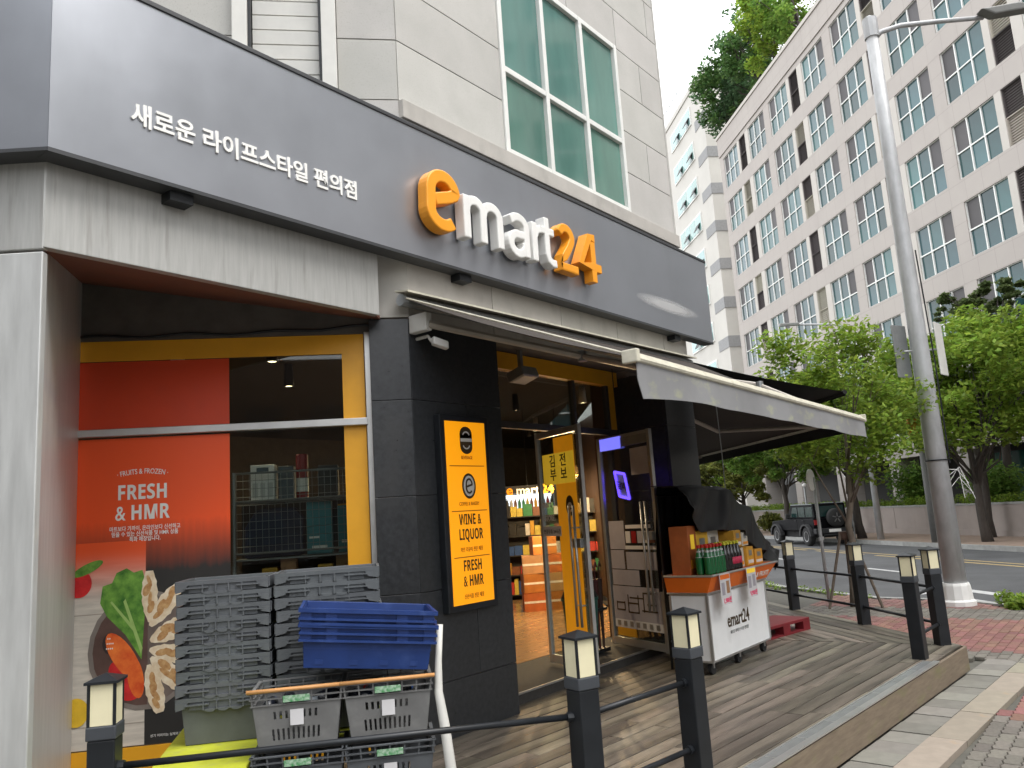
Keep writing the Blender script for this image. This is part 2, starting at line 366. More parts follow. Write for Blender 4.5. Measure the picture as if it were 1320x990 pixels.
# two courses of granite edging stones along the deck
edg_a = mat('edging_grey', (.19, .18, .155), .8, var=.15, scale=8, rnd_obj=.2, bump=.2, stain=((.2, .19, .17), 5, (1, 1, 1), .55, .6))
edg_b = mat('edging_cream', (.28, .245, .19), .8, var=.12, scale=8, rnd_obj=.1, bump=.2, stain=((.36, .22, .1), 4, (1, 1, 1), .66, .8))
ea = math.atan(-.0653)
ed1 = MB().box(-.145, .145, -.15, .15, -.06, 0).build('edging_stone', edg_a, nearp, bevel=.006); ed2 = MB().box(-.44, .44, -.13, .13, -.06, 0).build('edging_stone', edg_b, nearp, bevel=.006)
first = [True, True]
for k in range(20):
    x = 4.6 + .298 * k; loc = (x, deck_front_y(x) - .20, GZ + rnd.uniform(-.003, .004))
    if first[0]: ed1.location = loc; ed1.rotation_euler.z = ea; first[0] = False
    else: place(ed1, 'edging_stone', nearp, loc, (0, 0, ea))
for k in range(7):
    x = 4.85 + .89 * k; loc = (x, deck_front_y(x) - .485, GZ + rnd.uniform(-.002, .004))
    if first[1]: ed2.location = loc; ed2.rotation_euler.z = ea; first[1] = False
    else: place(ed2, 'edging_stone', nearp, loc, (0, 0, ea))

# ================================================================== timber deck
plankm = mat('deck_plank', (.10, .08, .063), .42, scale=5, stretch=(1.2, 16, 16), c2=(.225, .197, .155), rnd_obj=.4, bump=.3, stain=((.045, .038, .03), 1.5, (.5, 4.5, 1), .47, .9))
woodf = mat('deck_fascia', (.14, .105, .075), .75, scale=4, stretch=(1, 8, 8), c2=(.22, .175, .12), bump=.2, stain=((.17, .17, .07), 3, (1, 1, 2.5), .56, .7))
DC = Vector((9.75, 1.87, 0))
deck = thing('timber_deck', 'weathered brown timber deck in front of the shop entrance', 'deck', (5, 3, GZ))
regF = [(1.5, 4.42), (3.56, 2.38), (4.7, 2.225), (9.74, 1.89), (9.48, 4.52), (9.4, 5.15), (2.7, 6.35)]
S2 = DC + SE * 9.0
regS = [(9.76, 1.89), (S2.x - .02, S2.y), (S2.x - 1.7, S2.y + 1.9), (9.5, 4.52)]
def planks(region, ang, wdt=.142, ln=1.9):
    ca, sa = math.cos(ang), math.sin(ang)
    loc = [(x * ca + y * sa, -x * sa + y * ca) for x, y in region]
    y0 = min(p[1] for p in loc); y1 = max(p[1] for p in loc); x0 = min(p[0] for p in loc); x1 = max(p[0] for p in loc); r = 0; y = y0
    while y < y1:
        x = x0 - rnd.uniform(0, ln)
        while x < x1:
            l = ln * rnd.uniform(.85, 1.15)
            poly = clip_poly([(x + .002, y + .004), (x + l - .002, y + .004), (x + l - .002, y + wdt - .004), (x + .002, y + wdt - .004)], loc)
            if len(poly) >= 3 and max(p[0] for p in poly) - min(p[0] for p in poly) > .05:
                cx = sum(p[0] for p in poly) / len(poly); cy = sum(p[1] for p in poly) / len(poly)
                wx, wy = cx * ca - cy * sa, cx * sa + cy * ca
                if 0 < project((wx, wy, 0))[2] and -300 < project((wx, wy, 0))[0] < 1500:
                    o = MB().prism([(p[0] - cx, p[1] - cy) for p in poly], -.03, 0).build('plank', plankm, deck, bevel=.003)
                    o.location = (wx - 5, wy - 3, -GZ + rnd.uniform(-.002, .002)); o.rotation_euler = (0, 0, ang)
            x += l
        y += wdt
planks(regF, ea); planks(regS, math.atan2(SE.y, SE.x), ln=2.6)
fm = MB()
for a, b in ((DK[0], DK[1]), (DK[1], DK[2]), (DK[2], DK[3])):
    a3, b3 = Vector((*a, 0)), Vector((*b, 0)); t = (b3 - a3).normalized(); nn = Vector((t.y, -t.x, 0))
    fb = MB().extrude([a3 + Vector((0, 0, -.012)), b3 + Vector((0, 0, -.012)), b3 + Vector((0, 0, GZ + .0)), a3 + Vector((0, 0, GZ + .0))], nn * .03).build('fascia_board', woodf, deck, world=True)
MB().extrude([DC + Vector((0, 0, -.012)), S2 + Vector((0, 0, -.012)), S2 + Vector((0, 0, GZ)), DC + Vector((0, 0, GZ))], Vector((SE.y, -SE.x, 0)) * .03).build('fascia_board', woodf, deck, world=True)
MB().prism([(p[0] + .0, p[1] + .03) for p in regF], -.2, -.05).build('deck_frame', blackmat, deck, world=True)
MB().prism(regS, -.2, -.05).build('deck_frame', blackmat, deck, world=True)
# drain-like metal nosing strip along the open front edge
nos = MB(); e3 = Vector((math.cos(ea), math.sin(ea), 0)); n3 = Vector((-e3.y, e3.x, 0)); L0 = 4.75; L1 = 8.75
def ep(x, d, z): return Vector((x, deck_front_y(x), 0)) + n3 * d + Vector((0, 0, z))
for d0, d1, z in ((-.034, .022, .012), (.105, .118, .008)):
    nos.extrude([ep(L0, d0, z), ep(L1, d0, z), ep(L1, d1, z), ep(L0, d1, z)], (0, 0, -.012))
x = L0
while x < L1:
    nos.extrude([ep(x, .024, .006), ep(x + .012, .024, .006), ep(x + .012, .103, .006), ep(x, .103, .006)], (0, 0, -.006)); x += .5
nos.build('metal_nosing', silver, deck, world=True)
ins = MB().extrude([ep(L0, .024, .003), ep(L1, .024, .003), ep(L1, .103, .003), ep(L0, .103, .003)], (0, 0, -.006)).build('grip_insert', greymetal, deck, world=True)

# ================================================================== shop building
shop = thing('shop_building', 'granite clad building with the convenience shop on its ground floor', 'building', (5.5, 4.51, GZ))
EW = Vector((.7368, -.6761, 0)); NW = Vector((.6761, .7368, 0))          # shop window plane: along (to the right), and inwards
WL = Vector((2.65, 6.254, 0)); WLEN = 2.187
def wp(s, z, d=0.): return WL + EW * s + NW * d + Vector((0, 0, z))
FY = 4.51; XA, XB = 4.42, 9.42
def bpart(name, mb, m, parent=None, **k): return mb.build(name, m, parent or shop, world=True, **k)
# granite panels on the upper wall (front face, then the face that turns back on the left)
joints = [5.19 + .557 * k for k in range(15)]
def panel_front(x0, x1, z0, z1): bpart('granite_panel', MB().box(x0 + .005, x1 - .005, FY, FY + .03, z0 + .005, z1 - .005), granite, bevel=.003)
WX0, WX1, WZ0, WZ1 = 5.86, 8.26, 5.19, 7.43
for i in range(len(joints) - 1):
    z0, z1 = joints[i], joints[i + 1]
    if z0 >= 11: break
    if z1 <= WZ1 + .02:
        panel_front(XA, WX0, z0, z1); panel_front(WX1, 8.86 if i % 2 else XB, z0, z1)
        if i % 2: panel_front(8.86, XB, z0, z1)
    else:
        off = .9 * (i % 2)
        xs = [XA] + [v for v in (5.0 + off, 6.1 + off, 7.2 + off, 8.3 + off) if XA + .2 < v < XB - .2] + [XB]
        for a, b in zip(xs, xs[1:]): panel_front(a, b, z0, z1)
bpart('wall_core', MB().box(XA, WX0 + .02, FY + .034, FY + .3, 3.3, 14).box(WX1 - .02, XB, FY + .034, FY + .3, 3.3, 14).box(WX0 + .02, WX1 - .02, FY + .034, FY + .3, WZ1, 14).box(WX0 + .02, WX1 - .02, FY + .034, FY + .3, 3.3, WZ0).box(WX0 + .02, WX1 - .02, FY + 1.2, FY + 1.3, WZ0, WZ1), darkwall)
A0 = Vector((XA, FY, 0))
def wb(t, z, d=0.): return A0 - EW * t + NW * d + Vector((0, 0, z))       # left-turning upper wall, t leftwards
LV0, LV1 = .62, 1.22                                                       # louvre opening
for i in range(10):
    z0, z1 = joints[i], joints[i + 1]
    for t0, t1 in ((0, LV0 - .12), (LV1 + .12, LV1 + .12 + .78), (2.9, 3.9), (3.9, 5.0)):
        bpart('granite_panel', MB().extrude([wb(t0 + .005, z0 + .005), wb(t1 - .005, z0 + .005), wb(t1 - .005, z1 - .005), wb(t0 + .005, z1 - .005)], NW * .03), granite, bevel=.003)
for t0, t1 in ((0, LV0 - .12), (LV1 + .12, 2.12), (2.9, 5.0)):
    bpart('granite_panel', MB().extrude([wb(t0 + .003, 4.6), wb(t1 - .003, 4.6), wb(t1 - .003, 5.187), wb(t0 + .003, 5.187)], NW * .03), granite, bevel=.003)
bpart('wall_core', MB().extrude([wb(0, 3.3, .2), wb(8, 3.3, .2), wb(8, 14, .2), wb(0, 14, .2)], NW * .2), darkwall)
# louvre panel in its frame
lf = MB()
for t in (LV0 - .06, LV1 + .06): lf.obox(wb(t, 6.6, -.02), EW * .06, NW * .06, (0, 0, 2.2))
lou = bpart('louvre', lf, offwhite, bevel=.004)
lb = MB()
for t in (LV0 + .012, LV1 - .012): lb.obox(wb(t, 6.6, -.01), EW * .012, NW * .03, (0, 0, 2.2))
lb.build('louvre_edge', black, lou, world=True)
for k in range(28):
    z = 4.62 + k * .135
    MB().extrude([wb(LV0 + .03, z, .03), wb(LV1 - .03, z, .03), wb(LV1 - .03, z + .118, .022), wb(LV0 + .03, z + .118, .022)], NW * .03).build('slat', offwhite, lou, world=True)
MB().extrude([wb(LV0, 4.5, .1), wb(LV1, 4.5, .1), wb(LV1, 8.7, .1), wb(LV0, 8.7, .1)], NW * .02).build('backing', blackmat, lou, world=True)
# narrow window further left on the turned wall
nw = MB()
for t in (2.15, 2.87): nw.obox(wb(t, 6.6, 0), EW * .03, NW * .05, (0, 0, 2.0))
nwo = bpart('narrow_window', nw, offwhite)
MB().extrude([wb(2.18, 4.6, .03), wb(2.84, 4.6, .03), wb(2.84, 8.6, .03), wb(2.18, 8.6, .03)], NW * .01).build('pane', uglass, nwo, world=True)
# sill band just above the signboard
bpart('sill_band', MB().box(XA, XB + .03, FY - .05, FY + .03, 5.02, 5.187), granite_b, bevel=.006)
# big window with six panes
wf = MB(); b = .032
MX = (WX0 + .03, 6.65, 7.44, WX1 - .03); MZ = (WZ0 + .03, 6.12, WZ1 - .03)
for x in MX: wf.box(x - b, x + b, FY - .02, FY + .06, WZ0, WZ1)
for z in MZ:
    for a, c in zip(MX, MX[1:]): wf.box(a + b, c - b, FY - .017, FY + .057, z - b, z + b)
bw = bpart('big_window', wf, fwhite, bevel=.005)
for a, c in zip(MX, MX[1:]):
    for p, q in zip(MZ, MZ[1:]): MB().box(a + b, c - b, FY + .03, FY + .036, p + b, q - b).build('pane', uglass, bw, world=True)
# side wall round the right corner, going away along the side street, and roof
C1 = Vector((XB, FY, 0))
bpart('side_wall', MB().extrude([C1 + Vector((0, 0, GZ)), C1 + SA * 20 + Vector((0, 0, GZ)), C1 + SA * 20 + Vector((0, 0, 14)), C1 + Vector((0, 0, 14))], -SN * .3), granite)
bpart('corner_strip', MB().box(XB, XB + .04, FY - .004, FY + .2, 3.82, 11.3), granite)
# concrete beam under the sign: metal clad part over the window, granite over the entrance
BZ0, BZ1 = 3.26, 3.9
bpart('beam_cladding', MB().box(1.69, 4.11, FY, FY + .06, BZ0, BZ1), metalpan, bevel=.004)
bpart('beam_panel', MB().extrude([wb(0, 3.295, 0), wb(.30, 3.295, 0), wb(.30, 3.9, 0), wb(0, 3.9, 0)], NW * .06), granite_b, bevel=.003)
for a, c in ((XA, 5.5), (5.5, 6.6), (6.6, 7.7), (7.7, 8.8), (8.8, XB)): bpart('beam_panel', MB().box(a + .004, c - .004, FY, FY + .06, 3.30, 3.9), granite_b, bevel=.004)
bpart('beam_core', MB().box(4.5, XB - .02, FY + .062, FY + .4, 3.32, 3.85), darkwall)
for x in (2.35, 4.95, 8.9): bpart('sign_bracket', MB().box(x, x + .15, FY - .11, FY - .002, 3.685, 3.746), black)
# left column: metal clad, with the deep reveal beside the window
CC = Vector((1.69, FY, 0)); CE = Vector((-.63, .776, 0)).normalized()
RV = WL - EW * .02 - CC; RV.z = 0; RVn = RV.normalized(); RVo = Vector((RVn.y, -RVn.x, 0))
bpart('column_face', MB().extrude([CC + Vector((0, 0, GZ)), CC + CE * 1.6 + Vector((0, 0, GZ)), CC + CE * 1.6 + Vector((0, 0, 3.235)), CC + Vector((0, 0, 3.235))], Vector((CE.y, -CE.x, 0)) * .05), colpan, bevel=.006)
bpart('column_face', MB().extrude([CC + Vector((0, 0, 3.25)), CC + CE * 1.6 + Vector((0, 0, 3.25)), CC + CE * 1.6 + Vector((0, 0, 3.9)), CC + Vector((0, 0, 3.9))], Vector((CE.y, -CE.x, 0)) * .05), metalpan, bevel=.006)
bpart('column_reveal', MB().extrude([CC + RVn * .03 + Vector((0, 0, GZ)), CC + RV + Vector((0, 0, GZ)), CC + RV + Vector((0, 0, 3.8)), CC + RVn * .03 + Vector((0, 0, 3.235))], -RVo * .04), colpan)
bpart('soffit', MB().extrude([CC + Vector((0, .062, 3.262)), Vector((4.14, FY + .062, 3.268)), wp(WLEN + .08, 3.29), wp(-.05, 3.66)], (0, 0, .03)), soffitm)
bpart('window_head', MB().extrude([wp(-.1, 3.19, .002), wp(WLEN + .12, 3.19, .002), wp(WLEN + .12, 3.5, .002), wp(-.1, 3.8, .002)], NW * .1), darkwall)
cab = [wp(-.05 + k * .115, 3.215 + .012 * math.sin(k * 1.1) + (.035 if k > 12 else 0) * (k - 12) / 8, -.02) for k in range(21)]
bpart('cable', MB().tube(cab, .011, 6), black)
# black granite pier with joints
for z0, z1 in ((GZ, .42), (.42, 1.12), (1.12, 1.86), (1.86, 2.62), (2.62, 3.285)):
    bpart('granite_slab', MB().box(XA + .0, 5.05 if z0 in (.42, 1.86) else 5.52, FY, FY + .04, z0 + .002, z1 - .002), blackgran, bevel=.003)
    if z0 in (.42, 1.86): bpart('granite_slab', MB().box(5.054, 5.52, FY, FY + .04, z0 + .002, z1 - .002), blackgran, bevel=.003)
    bpart('granite_slab', MB().extrude([wb(.004, z0 + .002), wb(.32, z0 + .002), wb(.32, z1 - .002), wb(.004, z1 - .002)], NW * .04), blackgran, bevel=.003)
    bpart('granite_slab', MB().box(8.68, XB + .02, FY, FY + .04, z0 + .002, z1 - .002), blackgran, bevel=.003)
    bpart('granite_slab', MB().box(5.48, 5.52, FY + .042, FY + .75, z0 + .002, z1 - .002), blackgran, bevel=.003)
    bpart('granite_slab', MB().box(8.68, 8.72, FY + .042, FY + .7, z0 + .002, z1 - .002), blackgran, bevel=.003)
bpart('pier_core', MB().box(4.6, 5.47, FY + .045, FY + .4, GZ, 3.3), blackmat); bpart('pier_core', MB().box(8.73, XB - .05, FY + .045, FY + .5, GZ, 3.3), blackmat)
# shop window with yellow surround
DWN = mat('dark_frame', (.05, .048, .045), .5)
sw = bpart('shop_window', MB().obox(wp(WLEN - .035, 1.6, .02), EW * .032, NW * .04, (0, 0, 1.6)).obox(wp(1.03, 2.47, -.012), EW * 1.10, NW * .03, (0, 0, .028)), silver, bevel=.004)
MB().extrude([wp(-.1, 3.03, .012), wp(2.115, 3.03, .012), wp(2.115, 3.187, .012), wp(-.1, 3.187, .012)], NW * .01).build('yellow_band', yellow, sw, world=True)
MB().extrude([wp(1.94, .2, .013), wp(2.115, .2, .013), wp(2.115, 3.03, .013), wp(1.94, 3.03, .013)], NW * .01).build('yellow_band', yellow, sw, world=True)
MB().extrude([wp(-.1, 0, .012), wp(2.115, 0, .012), wp(2.115, .2, .012), wp(-.1, .2, .012)], NW * .01).build('yellow_band', yellow, sw, world=True)
MB().extrude([wp(-.1, .2, .03), wp(2.12, .2, .03), wp(2.12, 3.03, .03), wp(-.1, 3.03, .03)], NW * .006).build('pane', glasst, sw, world=True)
# entrance: yellow header, glazing above the doors, transom, posts
DY = 5.20
en = bpart('entrance_frame', MB().box(5.52, 8.68, DY - .03, DY + .03, 2.56, 2.63).box(5.56, 5.60, DY - .03, DY + .03, .1, 2.56).box(8.42, 8.47, DY - .032, DY + .03, .1, 3.18).box(7.68, 7.73, DY - .033, DY + .03, 2.63, 3.18), DWN)
MB().box(5.53, 8.67, DY - .05, DY + .05, 3.18, 3.36).build('header_band', yellow, en, world=True)
MB().box(8.47, 8.6, DY - .04, DY + .02, 2.63, 3.18).build('side_band', yellow, en, world=True)
for a, c in ((5.54, 7.68), (7.73, 8.42)): MB().box(a, c, DY - .004, DY + .004, 2.63, 3.18).build('pane', glassd, en, world=True)
bpart('entrance_soffit', MB().box(5.5, 8.7, FY + .4, 5.6, 3.37, 3.42), darkwall)
bpart('entrance_step', MB().box(5.53, 8.67, FY + .2, 5.6, -.03, .10), mat('step_mat', (.045, .042, .038), .85, var=.3, scale=20), bevel=.006)
bpart('step_nosing', MB().box(5.53, 8.67, FY + .185, FY + .199, .085, .104), silver)

# ================================================================== shop signboard
SY, SZ0, SZ1, SX0, SX1 = 4.36, 3.752, 4.915, 1.642, 9.93
sgn = thing('shop_signboard', 'long grey fascia sign with orange and white raised logo letters', 'sign', (5.5, SY + .15, SZ0))
SL = Vector((-.63, .776, 0)).normalized(); S0 = Vector((SX0, SY, 0))
MB().box(SX0, SX1, SY, SY + .138, SZ0 + .02, SZ1 - .034).build('sign_panel', signgrey, sgn, world=True)
sl_end = S0 + SL * 2.5
MB().extrude([S0 + Vector((-.002, .002, SZ0 + .02)), sl_end + Vector((0, 0, SZ0 + .02)), sl_end + Vector((0, 0, SZ1 - .034)), S0 + Vector((-.002, .002, SZ1 - .034))], Vector((SL.y, -SL.x, 0)) * .13).build('sign_panel', signgrey, sgn, world=True)
MB().box(SX0 - .006, SX1 + .012, SY - .010, SY + .143, SZ1 - .034, SZ1).build('top_trim', signdark, sgn, world=True, bevel=.004)
MB().box(SX0 - .002, SX1 + .004, SY - .004, SY + .141, SZ0 - .004, SZ0 + .02).build('bottom_trim', signdark, sgn, world=True)
o2 = Vector((-SL.y, SL.x, 0)) * .008
MB().extrude([S0 + o2 + Vector((0, 0, SZ1 - .034)), sl_end + o2 + Vector((0, 0, SZ1 - .034)), sl_end + o2 + Vector((0, 0, SZ1 - .003)), S0 + o2 + Vector((0, 0, SZ1 - .003))], -o2 * 17).build('top_trim', signdark, sgn, world=True)
MB().extrude([S0 + o2 * .5 + Vector((0, 0, SZ0 - .0015)), sl_end + o2 * .5 + Vector((0, 0, SZ0 - .0015)), sl_end + o2 * .5 + Vector((0, 0, SZ0 + .019)), S0 + o2 * .5 + Vector((0, 0, SZ0 + .019))], -o2 * 17).build('bottom_trim', signdark, sgn, world=True)
MB().prism([(SX0 + .03, SY + .03), (2.4, SY + .03), (2.4, FY), (CC.x, CC.y)], SZ0 + .001, SZ0 + .018).build('underside', signdark, sgn, world=True)
q1, q2 = CC + CE * 1.4, S0 + SL * 1.5 + Vector((.1, .1, 0))
MB().prism([(SX0 + .03, SY + .03), (CC.x, CC.y), (q1.x, q1.y), (q2.x, q2.y)], SZ0 + .003, SZ0 + .016).build('underside', signdark, sgn, world=True)
MB().prism([(SX0 + .3, SY + .148), (XA - .02, SY + .148), tuple((A0 - EW * 4)[:2])], SZ1 - .12, SZ1 - .08).build('sign_roof', signdark, sgn, world=True)
text('white_lettering', '새로운 라이프스타일 편의점', sgn, (2.080, SY - .004, 4.079), (1, 0), .157, white, ext=.006, off=.0035, align='LEFT', sx=.945)
LD = .11; LX, LZ = 4.297, 3.992
def letter(name, paths, m, wd):
    mb = MB()
    for i, p in enumerate(paths): stroke(mb, [((2.6 - (2.6 - x) * .968) * 1.048, z * 1.048) for x, z in p], wd * 1.0, (1, 0), (LX, SY, LZ), .131 - .0025 * i, LD - .0025 * i)
    o = mb.build(name, m, sgn, world=True, bevel=.012); return o
# e: crossbar, then round the bowl to the open tail
letter('letter_e', [[(.13, .245), (.30, .30), (.375, .335)] + arc(.235, .325, .148, .135, 8, 180, 14)[0:] + [(.083, .2)] + arc(.225, .17, .145, .12, 172, 318, 12)], orange, .108)
letter('letter_m', [[(.51, .012), (.51, .385)], [(.512, .25)] + arc(.62, .27, .105, .09, 160, 0, 10) + [(.725, .012)], [(.727, .25)] + arc(.845, .27, .108, .09, 160, 0, 10) + [(.955, .012)]], white, .088)
letter('letter_a', [[(1.10, .325)] + arc(1.215, .285, .115, .082, 140, 0, 10) + [(1.33, .012)], [(1.335, .215)] + arc(1.205, .12, .105, .09, 75, 380, 18)], white, .084)
letter('letter_r', [[(1.455, .012), (1.455, .385)], [(1.46, .25), (1.50, .32), (1.57, .345)]], white, .084)
letter('letter_t', [[(1.655, .475), (1.655, .12), (1.675, .07), (1.73, .045), (1.79, .05)], [(1.58, .345), (1.775, .345)]], white, .08)
letter('digit_two', [arc(1.975, .36, .105, .09, 165, -25, 14) + [(2.02, .25), (1.93, .15), (1.885, .055), (2.16, .055)]], orange, .092)
letter('digit_four', [[(2.45, .16), (2.22, .16), (2.40, .46), (2.50, .46)], [(2.455, .0), (2.455, .42)], [(2.45, .158), (2.60, .158)]], orange, .088)
# soft pale band in place of blurred lettering near the right end
fb = bpy.data.materials.new('blurred_lettering'); fb.use_nodes = True; n_ = fb.node_tree.nodes; l_ = fb.node_tree.links
tcx = n_.new('ShaderNodeTexCoord'); gr = n_.new('ShaderNodeTexGradient'); gr.gradient_type = 'SPHERICAL'; mpx = n_.new('ShaderNodeMapping'); mpx.inputs['Location'].default_value = (-1, 0, -1); mpx.inputs['Scale'].default_value = (2, 0, 2)
l_.new(tcx.outputs['Generated'], mpx.inputs[0]); l_.new(mpx.outputs[0], gr.inputs[0])
mrx = n_.new('ShaderNodeMapRange'); mrx.inputs[1].default_value = .0; mrx.inputs[2].default_value = .6; mrx.inputs[4].default_value = .55; l_.new(gr.outputs['Fac'], mrx.inputs[0])
n_['Principled BSDF'].inputs['Base Color'].default_value = (.6, .6, .6, 1); l_.new(mrx.outputs[0], n_['Principled BSDF'].inputs['Alpha'])
MB().box(7.91, 9.56, SY - .004, SY - .003, 3.98, 4.165).build('blurred_lettering', fb, sgn, world=True)

# ================================================================== front awning
aw = thing('front_awning', 'large awning over the shop entrance with grey hanging front valance', 'awning', (7, 4.4, 3.3))
AWL, AWR = Vector((4.33, 4.42, 3.40)), Vector((9.30, 4.42, 3.44))
BL_, BR_ = Vector((4.36, 2.50, 2.60)), Vector((9.72, 2.60, 2.505))
nseg, mseg = 16, 8; am = MB(); vs = []
for i in range(nseg + 1):
    for j in range(mseg + 1):
        u, v = i / nseg, j / mseg; a = AWL.lerp(AWR, u); b_ = BL_.lerp(BR_, u); p = a.lerp(b_, v); p.z -= .035 * math.sin(math.pi * v) * (1 + .25 * math.sin(u * 19)); vs.append(p)
fs = [(i * (mseg + 1) + j, (i + 1) * (mseg + 1) + j, (i + 1) * (mseg + 1) + j + 1, i * (mseg + 1) + j + 1) for i in range(nseg) for j in range(mseg)]
am.add(vs + [p + Vector((0, 0, .004)) for p in vs], fs + [tuple(k + len(vs) for k in reversed(f)) for f in fs]).build('canopy', cloth_dk, aw, world=True, smooth=True)
MB().tube([BL_ + Vector((-.02, -.02, 0)), BR_ + Vector((.03, -.02, 0))], .038, 8).tube([BL_ + Vector((0, -.06, -.02)), BR_ + Vector((0, -.06, -.02))], .022, 8).build('front_bar', cream, aw, world=True)
for p in (BL_, BR_): MB().box(p.x - .022, p.x + .022, p.y - .085, p.y + .03, p.z - .045, p.z + .042).build('end_cap', cream, aw, world=True, bevel=.008)
vm = MB(); vs = []; K = 60
for i in range(K + 1):
    u = i / K; p = BL_.lerp(BR_, u) + Vector((0, -.062, -.035)); drop = .19 + .004 * math.sin(u * 31) + (.05 * math.exp(-u * 14)); wob = .008 * math.sin(u * 23) + .004 * math.sin(u * 57)
    vs += [p, p + Vector((.0, wob * .5, -drop * .5)), p + Vector((.05 * math.exp(-u * 25), wob, -drop))]
fs = [(3 * i + k, 3 * i + 3 + k, 3 * i + 4 + k, 3 * i + 1 + k) for i in range(K) for k in (0, 1)]
vm.add(vs + [p + Vector((0, .004, 0)) for p in vs], fs + [tuple(k + len(vs) for k in reversed(f)) for f in fs]).build('valance', valance, aw, world=True, smooth=True)
MB().tube([AWL + Vector((-.05, .03, 0)), AWR + Vector((.05, .03, 0))], .05, 10).build('roller', greymetal, aw, world=True)
MB().extrude([AWL + Vector((-.06, -.07, .06)), AWL + Vector((-.06, .08, .085)), AWL + Vector((-.06, .08, .07)), AWL + Vector((-.06, -.07, .045))], (AWR - AWL) + Vector((.12, 0, 0))).build('hood', cream, aw, world=True)
MB().tube([AWL + Vector((-.03, -.02, .005)), BL_ + Vector((0, 0, .02))], .009, 6).build('edge_cord', cream, aw, world=True)
def fold_arm(a, e, b, r=.032):
    o = MB().tube([a, e], r, 8).build('arm', armm, aw, world=True); MB().tube([e, b], r * .8, 8).build('forearm', armm, aw, world=True)
    MB().tube([e + Vector((0, 0, -.045)), e + Vector((0, 0, .045))], r * 1.35, 10).build('elbow', greymetal, aw, world=True)
    MB().box(a.x - .035, a.x + .035, a.y - .01, FY - .002, a.z - .05, a.z + .10).build('wall_bracket', offwhite, aw, world=True, bevel=.01)
fold_arm(Vector((4.45, 4.32, 3.20)), Vector((5.72, 3.72, 2.98)), Vector((5.25, 2.58, 2.58)))
fold_arm(Vector((9.05, 4.32, 3.22)), Vector((8.9, 3.4, 2.95)), Vector((8.7, 2.62, 2.52)))
cm = thing('security_camera', 'small white security camera under the left end of the front awning', 'camera', (4.5, 4.4, 3.1))
MB().tube([(4.5, FY - .001, 3.12), (4.5, 4.38, 3.12), (4.5, 4.34, 3.07)], .014, 6).build('mount', offwhite, cm, world=True)
MB().obox((4.54, 4.29, 3.05), (.055, -.03, -.02), (.02, .036, 0), (0, 0, .032)).build('housing', white, cm, world=True, bevel=.012)
# awnings on the side wall round the corner
def side_awning(name, label, w0, b0, length, m, arms, drop):
    t = thing(name, label, 'awning', (C1.x, C1.y, w0[2]))
    w0, b0 = Vector(w0), Vector(b0); d = SA * length
    vs = []; N2, M2 = 8, 6
    for i in range(N2 + 1):
        for j in range(M2 + 1):
            p = w0.lerp(b0, j / M2) + d * (i / N2); p.z -= .03 * math.sin(math.pi * j / M2); vs.append(p)
    fs = [(i * (M2 + 1) + j, (i + 1) * (M2 + 1) + j, (i + 1) * (M2 + 1) + j + 1, i * (M2 + 1) + j + 1) for i in range(N2) for j in range(M2)]
    MB().add(vs + [p + Vector((0, 0, .005)) for p in vs], fs + [tuple(k + len(vs) for k in reversed(f)) for f in fs]).build('canopy', m, t, world=True, smooth=True)
    MB().tube([b0, b0 + d], .03, 8).build('front_bar', m if not arms else cream, t, world=True)
    MB().extrude([b0 + Vector((0, 0, -.02)), b0 + d + Vector((0, 0, -.02)), b0 + d + Vector((0, 0, -drop)), b0 + Vector((0, 0, -drop))], SN * .004).build('valance', cloth_bk, t, world=True)
    for k in arms:
        a = w0 + SA * (k + .35) + Vector((0, 0, -.12)); e = a.lerp(b0 + SA * (k + .2), .45) + SA * 1.1; e.z = (a.z + b0.z) / 2 - .04; f = b0 + SA * (k + .1) + Vector((0, 0, -.03))
        MB().tube([a, e], .03, 8).build('arm', armm, t, world=True); MB().tube([e, f], .025, 8).build('forearm', armm, t, world=True)
    return t
side_awning('side_awning', 'dark brown awning with folding arms on the side wall beyond the entrance', (9.62, 4.58, 3.02), (10.75, 3.02, 2.60), 8.5, cloth_dk, (.3, 5.6), .17)
side_awning('side_canopy', 'upper black canopy sticking out above the entrance awning at the corner', (9.55, 4.55, 3.50), (11.0, 3.06, 2.99), 4.5, cloth_bk, (), .05)

# ================================================================== lit yellow panel sign on the pier
def emis(name, c, s): return mat(name, c, .4, var=.02, emit=c, estr=s)
ysg = thing('yellow_panel_sign', 'tall lit yellow panel sign with four sections on the black pier', 'sign', (5.0, 4.48, .96))
yl = emis('lit_yellow', (.93, .34, .004), .24); ink = mat('sign_ink', (.05, .03, .01), .5); inkf = mat('sign_ink_faint', (.42, .17, .01), .5)
PX0, PX1, PZ0, PZ1 = 4.70, 5.19, .985, 2.455; PYF = FY - .075
MB().box(PX0 - .055, PX1 + .055, PYF + .004, FY - .002, PZ0 - .055, PZ1 + .055).build('frame', black, ysg, world=True, bevel=.008)
MB().box(PX0, PX1, PYF, PYF + .02, PZ0, PZ1).build('lit_panel', yl, ysg, world=True)
ph = (PZ1 - PZ0) / 4; pcx = (PX0 + PX1) / 2
for k in range(1, 4): MB().box(PX0 + .03, PX1 - .03, PYF - .002, PYF - .0005, PZ0 + k * ph - .004, PZ0 + k * ph + .004).build('divider', inkf, ysg, world=True)
def disc(mb, cx, cz, rx, rz, y, mi=0, n=24): mb.add([(cx + rx * math.cos(2 * math.pi * i / n), y, cz + rz * math.sin(2 * math.pi * i / n)) for i in range(n)], [tuple(range(n))], mi)
ic = MB(); z3 = PZ0 + 3.58 * ph; ic.box(pcx - .075, pcx + .075, PYF - .003, PYF - .001, z3 - .055, z3 + .055); disc(ic, pcx, z3 + .055, .075, .06, PYF - .003); disc(ic, pcx, z3 - .055, .075, .06, PYF - .0028)
